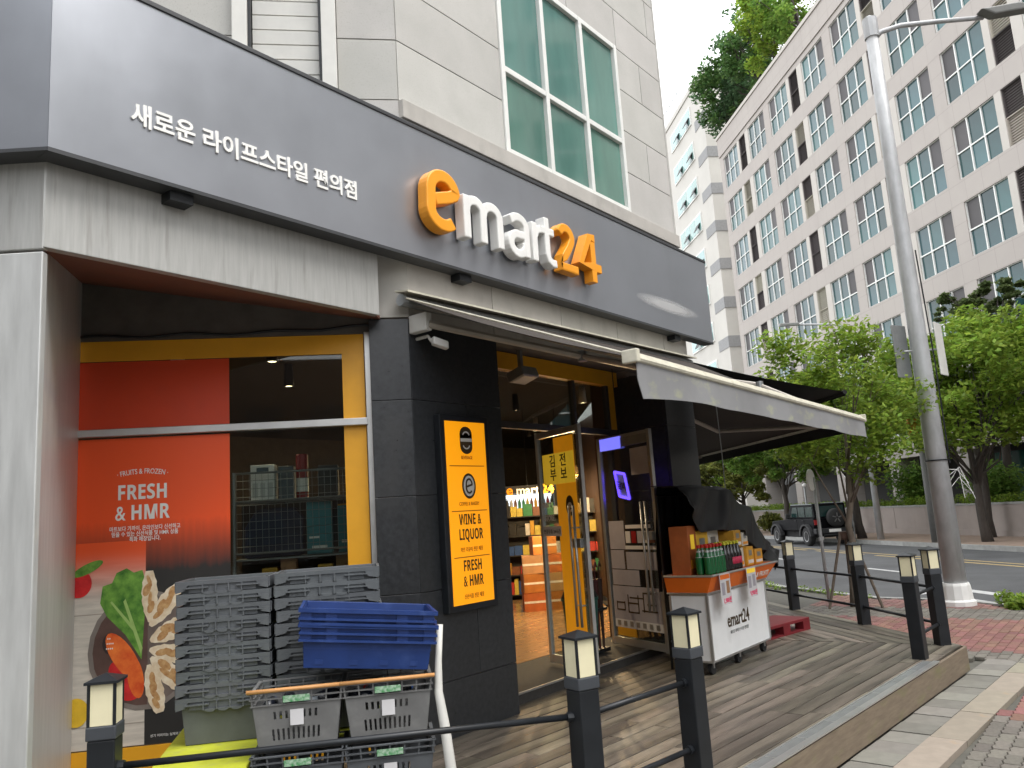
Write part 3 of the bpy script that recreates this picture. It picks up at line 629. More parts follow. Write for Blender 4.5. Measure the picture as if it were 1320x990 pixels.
ic.build('icon', ink, ysg, world=True)
ib = MB(); ib.box(pcx - .07, pcx + .07, PYF - .005, PYF - .004, z3 - .012, z3 + .016)
for s_ in (-1, 1):
    p = arc(pcx, z3 + s_ * .03, .042, .04, 20 if s_ > 0 else 200, 160 if s_ > 0 else 340, 8); stroke(ib, [(a - pcx, b) for a, b in p], .012, (1, 0), (pcx, PYF, 0), .005, .001)
ib.build('icon_mark', offwhite, ysg, world=True)
z2 = PZ0 + 2.55 * ph
i2 = MB(); disc(i2, pcx + .005, z2, .085, .105, PYF - .003); i2.build('icon', ink, ysg, world=True)
i3 = MB(); disc(i3, pcx + .005, z2, .065, .085, PYF - .004); i3.build('icon_mark', offwhite, ysg, world=True)
i4 = MB(); stroke(i4, [(-.03, -.005), (.04, .012)] + arc(.0, .012, .036, .045, 10, 180, 8) + arc(.0, -.012, .036, .045, 180, 320, 8), .016, (1, 0), (pcx + .005, PYF, z2), .006, .001); i4.build('icon_mark', ink, ysg, world=True)
for body, zz, sz in (('WINE &\nLIQUOR', PZ0 + 1.70 * ph, .12), ('FRESH\n& HMR', PZ0 + .70 * ph, .12)): text('lettering', bold(body), ysg, (pcx, PYF - .002, zz), (1, 0), sz, ink, ext=.001, off=.0002, sx=.62)
for body, zz in (('BEVERAGE', PZ0 + 3.15 * ph), ('COFFEE & BAKERY', PZ0 + 2.12 * ph), ('와인 리큐어 전문 매장', PZ0 + 1.12 * ph), ('신선식품 전문 매장', PZ0 + .12 * ph)): text('small_lettering', body, ysg, (pcx, PYF - .002, zz), (1, 0), .042, inkf, ext=.001, off=.0005, sx=.72)

# ================================================================== poster on the shop window (flat print on the glass)
po = thing('window_poster', 'orange and black food poster with bowl of dumplings on the shop window', 'poster', tuple(WL + Vector((0, 0, .2))))
pm = bpy.data.materials.new('poster_print'); MATS['poster_print'] = pm; pm.use_nodes = True; n_ = pm.node_tree.nodes; l_ = pm.node_tree.links
tcx = n_.new('ShaderNodeTexCoord'); sx_ = n_.new('ShaderNodeSeparateXYZ'); l_.new(tcx.outputs['Object'], sx_.inputs[0])
nz_ = n_.new('ShaderNodeTexNoise'); nz_.inputs['Scale'].default_value = 9; mpz = n_.new('ShaderNodeMapping'); mpz.inputs['Scale'].default_value = (3, 3, .3); l_.new(tcx.outputs['Object'], mpz.inputs[0]); l_.new(mpz.outputs[0], nz_.inputs[0])
ad = n_.new('ShaderNodeMath'); ad.operation = 'MULTIPLY_ADD'; ad.inputs[1].default_value = .09; l_.new(nz_.outputs['Fac'], ad.inputs[0]); l_.new(sx_.outputs['Z'], ad.inputs[2])
rp_ = n_.new('ShaderNodeValToRGB'); mr_ = n_.new('ShaderNodeMapRange'); mr_.inputs[1].default_value = 0; mr_.inputs[2].default_value = 3; l_.new(ad.outputs[0], mr_.inputs[0]); l_.new(mr_.outputs[0], rp_.inputs[0])
cr = rp_.color_ramp; cr.elements[0].position = .425; cr.elements[0].color = (.022, .021, .02, 1); cr.elements[1].position = .55; cr.elements[1].color = (.83, .085, .012, 1)
e_ = cr.elements.new(.475); e_.color = (.25, .04, .015, 1)
l_.new(rp_.outputs[0], n_['Principled BSDF'].inputs['Base Color']); n_['Principled BSDF'].inputs['Roughness'].default_value = .4
def sheet(name, pts, m, d, parent=po): return MB().extrude([wp(s, z, d) for s, z in pts], NW * .0008).build(name, m, parent, world=True)
sheet('print_sheet', [(-.08, .205), (1.068, .205), (1.068, 2.43), (-.08, 2.43)], pm, .022)
sheet('upper_sheet', [(-.08, 2.505), (1.068, 2.505), (1.068, 3.025), (-.08, 3.025)], mat('poster_red', (.62, .05, .008), .4, var=.03), .022)
pwood = mat('poster_boards', (.58, .53, .46), .45, var=.2, scale=3, stretch=(1, 1, 8))
n_ = pwood.node_tree.nodes; l_ = pwood.node_tree.links; src_ = n_['Principled BSDF'].inputs['Base Color'].links[0].from_socket
sz_ = n_.new('ShaderNodeSeparateXYZ'); tz_ = n_.new('ShaderNodeTexCoord'); l_.new(tz_.outputs['Object'], sz_.inputs[0]); mz_ = n_.new('ShaderNodeMapRange'); mz_.interpolation_type = 'SMOOTHSTEP'; mz_.inputs[1].default_value = 1.0; mz_.inputs[2].default_value = 1.42; l_.new(sz_.outputs[2], mz_.inputs[0])
xz_ = n_.new('ShaderNodeMix'); xz_.data_type = 'RGBA'; l_.new(mz_.outputs[0], xz_.inputs[0]); l_.new(src_, xz_.inputs[6]); xz_.inputs[7].default_value = (.80, .09, .015, 1); l_.new(xz_.outputs[2], n_['Principled BSDF'].inputs['Base Color']); pline = mat('poster_line', (.34, .30, .25), .5)
pdark = mat('poster_fade', (.75, .35, .22), .45)
sheet('white_boards', [(-.08, .21), (.462, .21), (.462, 1.66), (-.08, 1.66)], pwood, .0205)
for z in (.36, .52, 1.14): sheet('board_line', [(-.08, z), (.462, z), (.462, z + .008), (-.08, z + .008)], pline, .0195)
def ell(cx, cz, rx, rz, a=0, n=22, a0=0, a1=360):
    c_, s_ = math.cos(R(a)), math.sin(R(a)); full = abs(a1 - a0) >= 360; k = n if full else n + 1
    out = []
    for i in range(k):
        t = R(a0 + (a1 - a0) * i / n); x, y = rx * math.cos(t), rz * math.sin(t); out.append((cx + x * c_ - y * s_, cz + x * s_ + y * c_))
    return out
bowl = mat('poster_bowl', (.20, .17, .15), .4, var=.2); bowli = mat('poster_bowl_in', (.10, .055, .045), .4, var=.3); grill = mat('poster_grill', (.05, .04, .038), .4)
sheet('bowl_print', ell(.455, .87, .385, .425), bowl, .018); sheet('bowl_print', ell(.455, .87, .352, .39), bowli, .0172)
sheet('bowl_right', ell(.47, .87, .335, .385, 0, 20, -88, 88), mat('poster_tray', (.15, .115, .10), .4, var=.35, scale=4), .0164)
lett = mat('poster_lettuce', (.025, .13, .012), .4, var=.5, scale=14, c2=(.20, .42, .06)); lett2 = mat('poster_lettuce_rib', (.32, .48, .14), .4, var=.2)
sheet('lettuce_print', [(.44, .80), (.33, .98), (.20, 1.12), (.15, 1.22), (.165, 1.34), (.23, 1.36), (.26, 1.43), (.33, 1.46), (.38, 1.425), (.44, 1.44), (.462, 1.36), (.458, 1.1)], lett, .0155)
sheet('lettuce_rib', [(.435, .84), (.31, 1.22), (.325, 1.24), (.447, .88)], lett2, .0148); sheet('lettuce_rib', [(.385, 1.0), (.22, 1.22), (.23, 1.23), (.39, 1.03)], lett2, .0147)
carrot = mat('poster_carrot', (.62, .06, .008), .4, var=.25, scale=9, c2=(.90, .24, .04)); tomr = mat('poster_tomato', (.40, .008, .012), .35, scale=8, c2=(.75, .03, .03))
sheet('tomato_print', ell(.30, .74, .085, .08), tomr, .0152); sheet('tomato_print', ell(.36, .62, .10, .10), tomr, .0150)
sheet('carrot_print', ell(.315, .83, .20, .075, -58), carrot, .0142); sheet('carrot_print', ell(.40, .68, .15, .055, -80), carrot, .0138)
sheet('onion_print', ell(.225, .93, .055, .075), mat('poster_dark', (.03, .02, .02), .4), .0144)
for k in range(10): sheet('speck', ell(.2 + .013 * (k % 4) + .004 * (k // 4), .895 + .035 * (k // 4), .0045, .006, n=8), white, .0136)
sheet('side_tomato', ell(.0, 1.37, .09, .10), tomr, .0150); sheet('side_leaf', ell(.06, 1.475, .115, .035, 25), lett, .0146)
sheet('lemon_print', ell(.0, .47, .085, .10), mat('poster_lemon', (.75, .48, .03), .4, var=.2), .0150)
dump = mat('poster_dumpling', (.62, .46, .28), .4, scale=14, c2=(.86, .78, .62)); toast = mat('poster_toast', (.36, .16, .05), .4, scale=30, c2=(.62, .40, .18)); r3 = random.Random(9); dk = 0
for (ax, az_), (bx, bz), wd in (((.490, 1.43), (.497, 1.06), .056), ((.70, 1.31), (.50, 1.03), .066), ((.795, 1.06), (.50, .925), .07), ((.80, .785), (.495, .865), .064), ((.775, .55), (.505, .81), .07), ((.57, .42), (.49, .76), .062)):
    dk += 1; a_, b_ = Vector((ax, az_)), Vector((bx, bz)); t_ = (b_ - a_); nn_ = Vector((-t_.y, t_.x)).normalized(); N_ = 14
    prof = [max(.012, wd * math.sin(math.pi * min(1, .08 + i / N_ * .92)) ** .6) * (1 + .08 * math.sin(i * 2.3 + dk)) for i in range(N_ + 1)]
    sheet('dumpling_print', [tuple(a_ + t_ * (i / N_) + nn_ * prof[i]) for i in range(N_ + 1)] + [tuple(a_ + t_ * (i / N_) - nn_ * prof[i]) for i in range(N_, -1, -1)], dump, .0140 - .0001 * dk)
    for q_ in range(4):
        c_ = a_ + t_ * (.2 + .17 * q_) + nn_ * wd * r3.uniform(-.35, .35); sheet('toast_mark', ell(c_.x, c_.y, wd * r3.uniform(.7, 1.05), wd * r3.uniform(.22, .5), math.degrees(math.atan2(t_.y, t_.x)) + r3.uniform(-25, 25), 9), toast, .0130 - .0001 * q_)
for t in range(5): sheet('grill_hole', ell(.83, .55 + .06 * t, .012, .02, n=8), grill, .0142)
pw = lambda s, z: wp(s, z, .0195)
text('lettering', bold('FRESH\n& HMR'), po, wp(.435, 1.965, .0195), EW, .152, white, ext=.0006, off=.0012, sx=.78)
text('small_lettering', '마트보다 가까이, 온라인보다 신선하고\n믿을 수 있는 신선식품 및 HMR 상품\n특화 매장입니다.', po, pw(.455, 1.735), EW, .04, white, ext=.0006, off=.0006, sx=.80)
text('arched_lettering', '· FRUITS & FROZEN ·', po, pw(.435, 2.155), EW, .055, white, ext=.0006, off=.0004, sx=.72, arc=.75)
text('small_lettering', '상기 이미지는 실제와 다를 수 있습니다', po, pw(.68, .255), EW, .022, white, ext=.0004)

# ================================================================== inside the shop
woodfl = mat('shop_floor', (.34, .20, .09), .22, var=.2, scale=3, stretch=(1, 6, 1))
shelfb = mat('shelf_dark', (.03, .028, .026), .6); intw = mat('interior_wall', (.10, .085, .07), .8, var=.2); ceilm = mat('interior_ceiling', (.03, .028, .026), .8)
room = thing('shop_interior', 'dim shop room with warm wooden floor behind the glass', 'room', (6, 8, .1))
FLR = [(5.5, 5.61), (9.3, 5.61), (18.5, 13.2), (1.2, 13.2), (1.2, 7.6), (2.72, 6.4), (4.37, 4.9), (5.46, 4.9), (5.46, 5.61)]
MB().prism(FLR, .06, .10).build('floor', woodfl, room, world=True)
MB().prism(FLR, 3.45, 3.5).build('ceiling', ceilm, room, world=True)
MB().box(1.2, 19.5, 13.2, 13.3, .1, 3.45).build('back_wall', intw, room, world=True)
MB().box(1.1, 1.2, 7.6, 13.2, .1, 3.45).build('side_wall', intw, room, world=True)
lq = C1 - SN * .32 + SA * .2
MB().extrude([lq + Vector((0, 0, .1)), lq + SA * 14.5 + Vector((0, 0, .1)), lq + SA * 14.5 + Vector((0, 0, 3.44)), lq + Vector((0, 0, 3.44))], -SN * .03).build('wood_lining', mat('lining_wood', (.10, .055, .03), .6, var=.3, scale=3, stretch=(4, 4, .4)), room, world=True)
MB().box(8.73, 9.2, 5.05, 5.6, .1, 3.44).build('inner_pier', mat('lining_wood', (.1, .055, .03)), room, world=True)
# ceiling spot lamps and the pendant lamps that are lit
warm = (1, .72, .38)
bulb = emis('lit_bulb', (1, .78, .45), 9.0)
def lamp_light(t, loc, e, c=warm, r=.06, kind='POINT'):
    l = bpy.data.lights.new('bulb_light', kind)
    if kind == 'SPOT': l.spot_size = R(125); l.spot_blend = .6
    l.energy = e; l.color = c; l.shadow_soft_size = r; o = bpy.data.objects.new('bulb_light', l); col.objects.link(o); o.parent = t
    o.location = W[t].inverted() @ Vector(loc)
pend = ((10.45, 7.15, 2.22, 'pendant lamp with warm dome shade, the right one seen through the door'), (10.75, 7.65, 2.15, 'pendant lamp with warm dome shade, the left one seen through the door glass'), (10.3, 6.05, 2.30, 'small warm pendant lamp hanging behind the open right door'))
for x, y, z, lb_ in pend:
    t = thing('pendant_lamp', lb_, 'lamp', (x, y, z), group='warm pendant lamps in the shop')
    MB().tube([(0, 0, .16), (0, 0, 3.45 - z)], .006, 6).build('cord', black, t)
    MB().lathe([(.03, .17), (.07, .15), (.15, .06), (.17, 0), (.16, 0), (.14, .05), (.06, .135)], (0, 0, 0), 20).build('shade', mat('lamp_shade', (.35, .2, .07), .5), t, smooth=True)
    MB().lathe([(.02, .03), (.08, .035), (.10, .05), (.05, .10)], (0, 0, 0), 12).build('bulb', bulb, t, smooth=True)
    lamp_light(t, (x, y, z - .03), 34 if y > 7 else 14, r=.025)
spots = [(3.6, 6.6), (4.3, 6.2), (7.2, 6.0), (9.3, 7.3), (11.9, 8.9), (5.2, 7.2), (9.6, 6.3), (12.6, 9.6)]
for k, (x, y) in enumerate(spots):
    t = thing('ceiling_spotlight', 'small round ceiling spotlight in the dark shop, %s' % ('nearest the window', 'second from the window', 'over the aisle behind the left door', 'further down the aisle', 'deep in the shop', 'behind the black pier', 'behind the open right door', 'at the back right')[k], 'lamp', (x, y, 3.2), group='ceiling spotlights')
    MB().lathe([(.045, .25), (.05, .1), (.06, 0), (.052, 0), (.045, .02)], (0, 0, 0), 12).build('housing', black if k % 2 else white, t, smooth=True)
    MB().lathe([(.048, .012), (.03, .016)], (0, 0, 0), 10).build('bulb', bulb, t)
    lamp_light(t, (x, y, 3.12), 26 if k < 2 else 38, (1, .78, .5), .05, 'SPOT')
# drinks cooler at the back of the aisle
prod = [mat('product_%d' % k, c, .4, var=.15, scale=20) for k, c in enumerate(((.55, .05, .04), (.75, .72, .66), (.05, .25, .10), (.65, .35, .04), (.04, .10, .30), (.03, .03, .03), (.25, .10, .05), (.7, .55, .1)))]
bottle_prof = [(.028, 0), (.032, .02), (.032, .13), (.026, .16), (.012, .19), (.012, .215)]
def cooler(name, label, loc, rz, n_sh=5, wdt=1.6):
    t = thing(name, label, 'fridge', loc, rz)
    MB().box(-wdt / 2, wdt / 2, .42, .5, 0, 2.15).box(-wdt / 2, wdt / 2, 0, .42, 2.0, 2.15).box(-wdt / 2, wdt / 2, 0, .42, 0, .12).box(-wdt / 2 - .05, -wdt / 2, 0, .5, 0, 2.15).box(wdt / 2, wdt / 2 + .05, 0, .5, 0, 2.15).build('cabinet', shelfb, t)
    MB().box(-wdt / 2 + .03, wdt / 2 - .03, .405, .415, .2, 1.98).build('lit_back', emis('cooler_light', (.85, .92, 1), .8), t)
    pm_ = MB()
    for k in range(n_sh):
        z = .3 + k * .34; MB().box(-wdt / 2, wdt / 2, .05, .40, z - .015, z).build('shelf', white, t)
        x = -wdt / 2 + .06
        while x < wdt / 2 - .05:
            pm_.lathe([(r * 1.1, h * 1.15) for r, h in bottle_prof], (x, .12, z), 7, rnd.randrange(len(prof_m))); x += .082
    tag(pm_.build('bottles_on_shelves', prof_m, t), kind='stuff')
    return t
prof_m = prod
cooler('drinks_cooler', 'lit drinks cooler full of bottles deep inside the doorway', (12.5, 10.25, .1), R(-50), wdt=2.0)
# shelf of goods and stacked orange cartons in the aisle
carton = mat('carton_orange', (.45, .14, .03), .6, var=.2, scale=6, rnd_obj=.3); carton2 = mat('carton_brown', (.35, .20, .09), .7, var=.15, rnd_obj=.25)
ki = 0
crt_names = ['on the floor at the left', 'on the floor at the right', 'second layer left', 'second layer right', 'third layer left', 'third layer right', 'on top']
for (dx, dz, m_) in ((0, 0, carton), (.42, 0, carton), (0, .3, carton), (.42, .3, carton2), (.02, .6, carton2), (.44, .6, carton), (.2, .9, carton)):
    o = MB().box(-.2, .2, -.15, .15, 0, .295).box(-.2, .2, -.152, -.1505, .13, .165, 1).build('carton', [m_, prod[1]], None, bevel=.004); o.location = (10.75 + dx * .7, 8.3 - dx * .62, .1 + dz); o.rotation_euler.z = R(-45 + rnd.uniform(-5, 5))
    tag(o, 'orange drinks carton in the aisle stack, ' + crt_names[ki], 'carton', 'cartons stacked in the aisle'); ki += 1
sh = thing('goods_shelf', 'dark shelf unit full of packaged goods behind the doors', 'shelf', (12.6, 8.75, .1), R(-55))
MB().box(-1.4, 1.4, .3, .34, 0, 1.7).build('back_panel', shelfb, sh)
gm = MB()
for k in range(5):
    z = .1 + k * .36; MB().box(-1.4, 1.4, 0, .3, z - .02, z).build('shelf', shelfb, sh); x = -1.36
    while x < 1.3: wd = rnd.uniform(.08, .2); gm.box(x, x + wd - .01, .02, .25, z, z + rnd.uniform(.15, .28), rnd.randrange(8)); x += wd
tag(gm.build('packets', prod, sh), kind='stuff')
# hanging logo lettering and notices over the aisle
hs_ = thing('hanging_logo', 'small hanging shop logo in white and orange over the aisle', 'sign', (10.55, 8.15, 2.2))
hx = Vector((.62, -.785, 0)); hc = Vector((10.55, 8.15, 2.0))
text('white_lettering', 'mart', hs_, hc, hx, .2, white, ext=.01, off=.004); text('orange_lettering', 'e', hs_, hc - hx * .3, hx, .24, orange, ext=.01, off=.005); text('orange_lettering', '24', hs_, hc + hx * .33, hx, .2, orange, ext=.01, off=.005)
MB().tube([(10.57, 8.17, 2.1), (10.57, 8.17, 3.45)], .005, 5).build('wire', black, hs_, world=True)

# ------------------------------------------------ goods display just behind the shop window
rk = thing('wire_rack', 'grey wire display rack behind the shop window', 'rack', tuple(wp(1.5, .1, .36)))
rm = MB()
for s_ in (1.05, 2.0): rm.tube([wp(s_, .12, .28), wp(s_, 2.14, .28)], .014, 6)
for z in (2.13, 1.905, 1.495): rm.tube([wp(1.05, z, .28), wp(2.0, z, .28)], .010, 6)
for k in range(20): rm.tube([wp(1.07 + k * .049, 1.5, .28), wp(1.07 + k * .049, 2.12, .28)], .0022, 4)
for k in range(9): rm.tube([wp(1.05, 1.55 + k * .065, .281), wp(2.0, 1.55 + k * .065, .281)], .0022, 4)
tag(rm.build('wire_frame', greymetal, rk, world=True), kind='stuff')
for z in (1.90, 1.45): MB().extrude([wp(1.03, z, .3), wp(2.02, z, .3), wp(2.02, z, .68), wp(1.03, z, .68)], (0, 0, -.012)).build('shelf', greymetal, rk, world=True)
MB().extrude([wp(1.03, .1, .72), wp(2.02, .1, .72), wp(2.02, 1.9, .72), wp(1.03, 1.9, .72)], NW * .01).build('back_panel', shelfb, rk, world=True)
def goods(name, label, cat, s0, s1, z0, z1, m, d=.36, dep=.16, extra=None):
    t = thing(name, label, cat, tuple(wp((s0 + s1) / 2, z0, d)))
    MB().extrude([wp(s0, z0, d), wp(s1, z0, d), wp(s1, z1, d), wp(s0, z1, d)], NW * dep).build('carton', m, t, world=True, bevel=.004)
    if extra:
        for i, (a, b, c, e, mm) in enumerate(extra): MB().extrude([wp(s0 + (s1 - s0) * a, z0 + (z1 - z0) * c, d - .002), wp(s0 + (s1 - s0) * b, z0 + (z1 - z0) * c, d - .002), wp(s0 + (s1 - s0) * b, z0 + (z1 - z0) * e, d - .002), wp(s0 + (s1 - s0) * a, z0 + (z1 - z0) * e, d - .002)], NW * .001).build('print', mm, t, world=True)
    return t
teal = mat('box_teal', (.05, .24, .28), .5, var=.1); navy = mat('bag_navy', (.012, .022, .055), .7, var=.3, scale=7); dred = mat('box_red', (.28, .012, .015), .4); dgrey = mat('box_slate', (.06, .09, .11), .5)
goods('white_gift_box', 'white printed carton on the top rack shelf behind the window', 'box', 1.165, 1.355, 1.905, 2.20, white, extra=[(.25, .75, .78, .92, dgrey), (.08, .3, .1, .5, silver), (.4, .6, .1, .5, silver), (.7, .92, .1, .5, silver)])
goods('slate_box', 'slate grey box between the white carton and the red tube', 'box', 1.385, 1.505, 1.905, 2.18, dgrey)
tb = thing('red_tube', 'tall red cylinder tin on the top rack shelf', 'tin', tuple(wp(1.568, 1.905, .42)))
MB().lathe([(.05, 0), (.05, .36), (.045, .37)], wp(1.568, 1.905, .42), 16).build('body', dred, tb, world=True, smooth=False); MB().lathe([(.0505, .06), (.0505, .17)], wp(1.568, 1.905, .42), 16).build('label', white, tb, world=True)
goods('dark_box', 'black box at the right end of the top rack shelf', 'box', 1.70, 1.86, 1.905, 2.17, shelfb)
bgm_ = MB()
for i in range(2): pass
nb = thing('navy_bag', 'navy blue fabric bag on the lower rack shelf', 'bag', tuple(wp(1.34, 1.45, .4)))
MB().extrude([wp(1.1, 1.452, .38), wp(1.57, 1.452, .38), wp(1.575, 1.75, .38), wp(1.5, 1.85, .38), wp(1.2, 1.84, .38), wp(1.11, 1.7, .38)], NW * .2).build('body', navy, nb, world=True, bevel=.03)
MB().tube([wp(1.25, 1.82, .45), wp(1.28, 1.88, .45), wp(1.42, 1.885, .45), wp(1.46, 1.82, .45)], .009, 6).build('handle', navy, nb, world=True)
goods('teal_box', 'taller teal gift box beside the navy bag', 'box', 1.60, 1.80, 1.455, 1.875, teal, extra=[(.2, .8, .1, .16, white), (.1, .5, .3, .34, white)])
goods('teal_box', 'teal gift box at the right end next to the yellow band', 'box', 1.85, 1.985, 1.455, 1.845, teal, extra=[(.2, .8, .2, .26, white), (.0, 1, .97, 1.0, yellow)])
for k in range(6): goods('snack_pack', 'small snack pack on the low rack shelf, %s' % ('leftmost', 'second from left', 'third from left', 'third from right', 'second from right', 'rightmost')[k], 'pack', 1.1 + .145 * k, 1.22 + .145 * k, 1.20, 1.30 + .07 * (k % 3), (carton, prod[3], carton2)[k % 3])
MB().extrude([wp(1.05, 1.19, .3), wp(2.0, 1.19, .3), wp(2.0, 1.19, .6), wp(1.05, 1.19, .6)], (0, 0, -.012)).build('shelf', greymetal, rk, world=True)

# ================================================================== glass doors, standing open
def door(name, label, hinge, end, ztop, posters):
    h, e = Vector((*hinge, 0)), Vector((*end, 0)); L_ = (e - h).length; u = (e - h).normalized()
    if (u.cross(Vector((0, 0, 1)))).dot(Vector((-1, -.6, 0))) < 0: pass
    t = thing(name, label, 'door', (*hinge, .1))
    nn = Vector((-u.y, u.x, 0))
    def q(s, z, d=0.): return h + u * s + nn * d + Vector((0, 0, z))
    f = MB()
    for s_ in (.025, L_ - .025): f.obox(q(s_, (.13 + ztop) / 2), u * .025, nn * .02, (0, 0, (ztop - .13) / 2))
    for z in (.18, ztop - .035): f.obox(q(L_ / 2, z), u * (L_ / 2 - .052), nn * .018, (0, 0, .04 if z < 1 else .032))
    f.build('frame', silver, t, world=True, bevel=.003)
    MB().extrude([q(.05, .22, -.003), q(L_ - .05, .22, -.003), q(L_ - .05, ztop - .07, -.003), q(.05, ztop - .07, -.003)], nn * .006).build('pane', glassd, t, world=True)
    for s_ in (L_ - .13, L_ - .21):
        MB().tube([q(s_, .55, -.06), q(s_, 1.72, -.06)], .014, 8).tube([q(s_, .75, -.06), q(s_, .75, 0)], .009, 6).tube([q(s_, 1.5, -.06), q(s_, 1.5, 0)], .009, 6).build('pull_handle', silver, t, world=True, smooth=True)
    MB().obox(q(L_ - .12, 1.35, -.03), u * .07, nn * .03, (0, 0, .045)).build('lock_case', greymetal, t, world=True, bevel=.006)
    return t, q, L_, u, nn
dl, ql, Ll, ul, nl = door('glass_door', 'open left glass door with yellow notice and tall pull handles', (6.94, 5.20), (6.60, 4.40), 2.52, None)
MB().extrude([ql(.36, .45, -.006), ql(.74, .45, -.006), ql(.74, 2.43, -.006), ql(.36, 2.43, -.006)], nl * .002).build('yellow_board', mat('door_yellow', (.80, .36, .012), .45, var=.12, scale=3, emit=(.80, .30, .008), estr=.10), dl, world=True)  # faint glow on the board stands in for light from the shop interior
paper = mat('paper_white', (.60, .59, .60), .7, var=.06); paperg = mat('paper_grey', (.34, .32, .36), .7, var=.1)
ny = mat('notice_yellow', (.80, .56, .04), .6, emit=(.8, .5, .03), estr=.12)  # slight emission lifts the shaded paper, which is no lamp
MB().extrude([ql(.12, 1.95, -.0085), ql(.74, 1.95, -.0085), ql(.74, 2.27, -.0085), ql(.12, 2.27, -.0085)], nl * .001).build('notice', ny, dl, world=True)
text('lettering', '김  전\n부  보', dl, ql(.43, 2.14, -.011), ul, .14, ink, ext=.001, off=.002)
i5 = MB(); o5 = ql(.60, 1.72, -.008)
i5.add([o5 + ul * (.075 * math.cos(a)) + Vector((0, 0, .105 * math.sin(a))) for a in [2 * math.pi * k / 20 for k in range(20)]], [tuple(range(20))]); i5.build('emblem', ink, dl, world=True)
text('emblem_letter', 'e', dl, ql(.60, 1.66, -.010), ul, .2, offwhite, ext=.001, off=.004)
text('white_lettering', 'mart', dl, ql(.14, 1.72, -.008), ul, .11, white, ext=.001, off=.002); text('white_lettering', '24 STORE', dl, ql(.14, 1.58, -.008), ul, .08, white, ext=.001, off=.002, sx=.8)
MB().extrude([ql(.04, 1.42, -.009), ql(.4, 1.42, -.009), ql(.4, 1.52, -.009), ql(.04, 1.52, -.009)], nl * .002).build('white_strip', paper, dl, world=True)
text('strip_lettering', '연중무휴 24시간', dl, ql(.22, 1.45, -.011), ul, .05, ink, ext=.001)
dr, qr, Lr, ur, nr = door('glass_door', 'open right glass door covered in notices and posters', (8.14, 5.18), (7.72, 4.23), 2.5, None)
MB().extrude([qr(.05, 2.36, -.02), qr(Lr - .05, 2.36, -.02), qr(Lr - .05, 2.46, -.02), qr(.05, 2.46, -.02)], nr * .04).build('top_rail', greymetal, dr, world=True)
def sheet_r(name, s0, s1, z0, z1, m, d=-.006): return MB().extrude([qr(s0, z0, d), qr(s1, z0, d), qr(s1, z1, d), qr(s0, z1, d)], nr * .002).build(name, m, dr, world=True)
sheet_r('screen_glow', .08, .5, 2.34, 2.48, emis('led_strip', (.16, .16, .8), .45), -.026)
sheet_r('notice', .64, .97, 2.02, 2.32, paperg); sheet_r('notice', .10, .40, 1.20, 1.52, paperg); sheet_r('notice', .10, .36, .98, 1.19, paperg); sheet_r('notice', .43, .90, 1.43, 1.47, paper)
sheet_r('notice', .40, .96, .98, 1.17, paperg); sheet_r('notice', .10, .62, .80, .97, paperg); sheet_r('notice', .40, .98, 1.20, 1.24, paper)
for k in range(5): sheet_r('small_notice', .42 + .11 * k, .51 + .11 * k, 1.27, 1.40, (paper, dred, paperg, paper, prod[6])[k])
sheet_r('map_poster', .08, .98, .42, .79, paperg)
for a, b_, c, d in ((.36, .56, .50, .515), (.36, .56, .60, .615), (.36, .375, .50, .70), (.55, .565, .50, .70), (.40, .65, .66, .675), (.65, .665, .52, .73), (.65, .85, .72, .735), (.62, .9, .53, .545), (.15, .3, .52, .535), (.15, .3, .6, .615), (.29, .305, .52, .62), (.14, .155, .52, .62), (.72, .88, .60, .615)): sheet_r('map_line', a, b_, c, d, ink, -.009)
sheet_r('icon_strip', .08, .98, .33, .42, paper)
for k in range(7): sheet_r('icon', .13 + .12 * k, .19 + .12 * k, .35, .405, greymetal, -.009)
sheet_r('inner_panel', .12, .48, .24, .33, yellow)
ns = thing('neon_sign', 'small purple framed lit sign leaning behind the right glass door', 'sign', (8.25, 5.3, 1.75))
nz0 = qr(.20, 1.93, .16); nsx = (ur * .9 + Vector((0, 0, -.18))).normalized(); nup = (Vector((0, 0, 1)) + ur * -.22).normalized(); neon = emis('neon_purple', (.12, .06, 1), 1.7)
nf = MB()
pts4 = [nz0 + nsx * a * .10 + nup * b * .15 for a, b in ((-1, -1), (1, -1), (1, 1), (-1, 1))]
for k in range(4): nf.tube([pts4[k], pts4[(k + 1) % 4]], .016, 6)
nf.build('lit_frame', neon, ns, world=True)
MB().extrude([p + nr * .01 for p in pts4], nr * .01).build('face', offwhite, ns, world=True); text('lettering', '담배', ns, nz0 - nup * .05 - nr * .004, nsx, .11, ink, ext=.002, off=.003, up=nup)
MB().tube([nz0 + nr * .02, Vector((nz0.x, nz0.y, 3.45))], .006, 5).build('wire', black, ns, world=True)
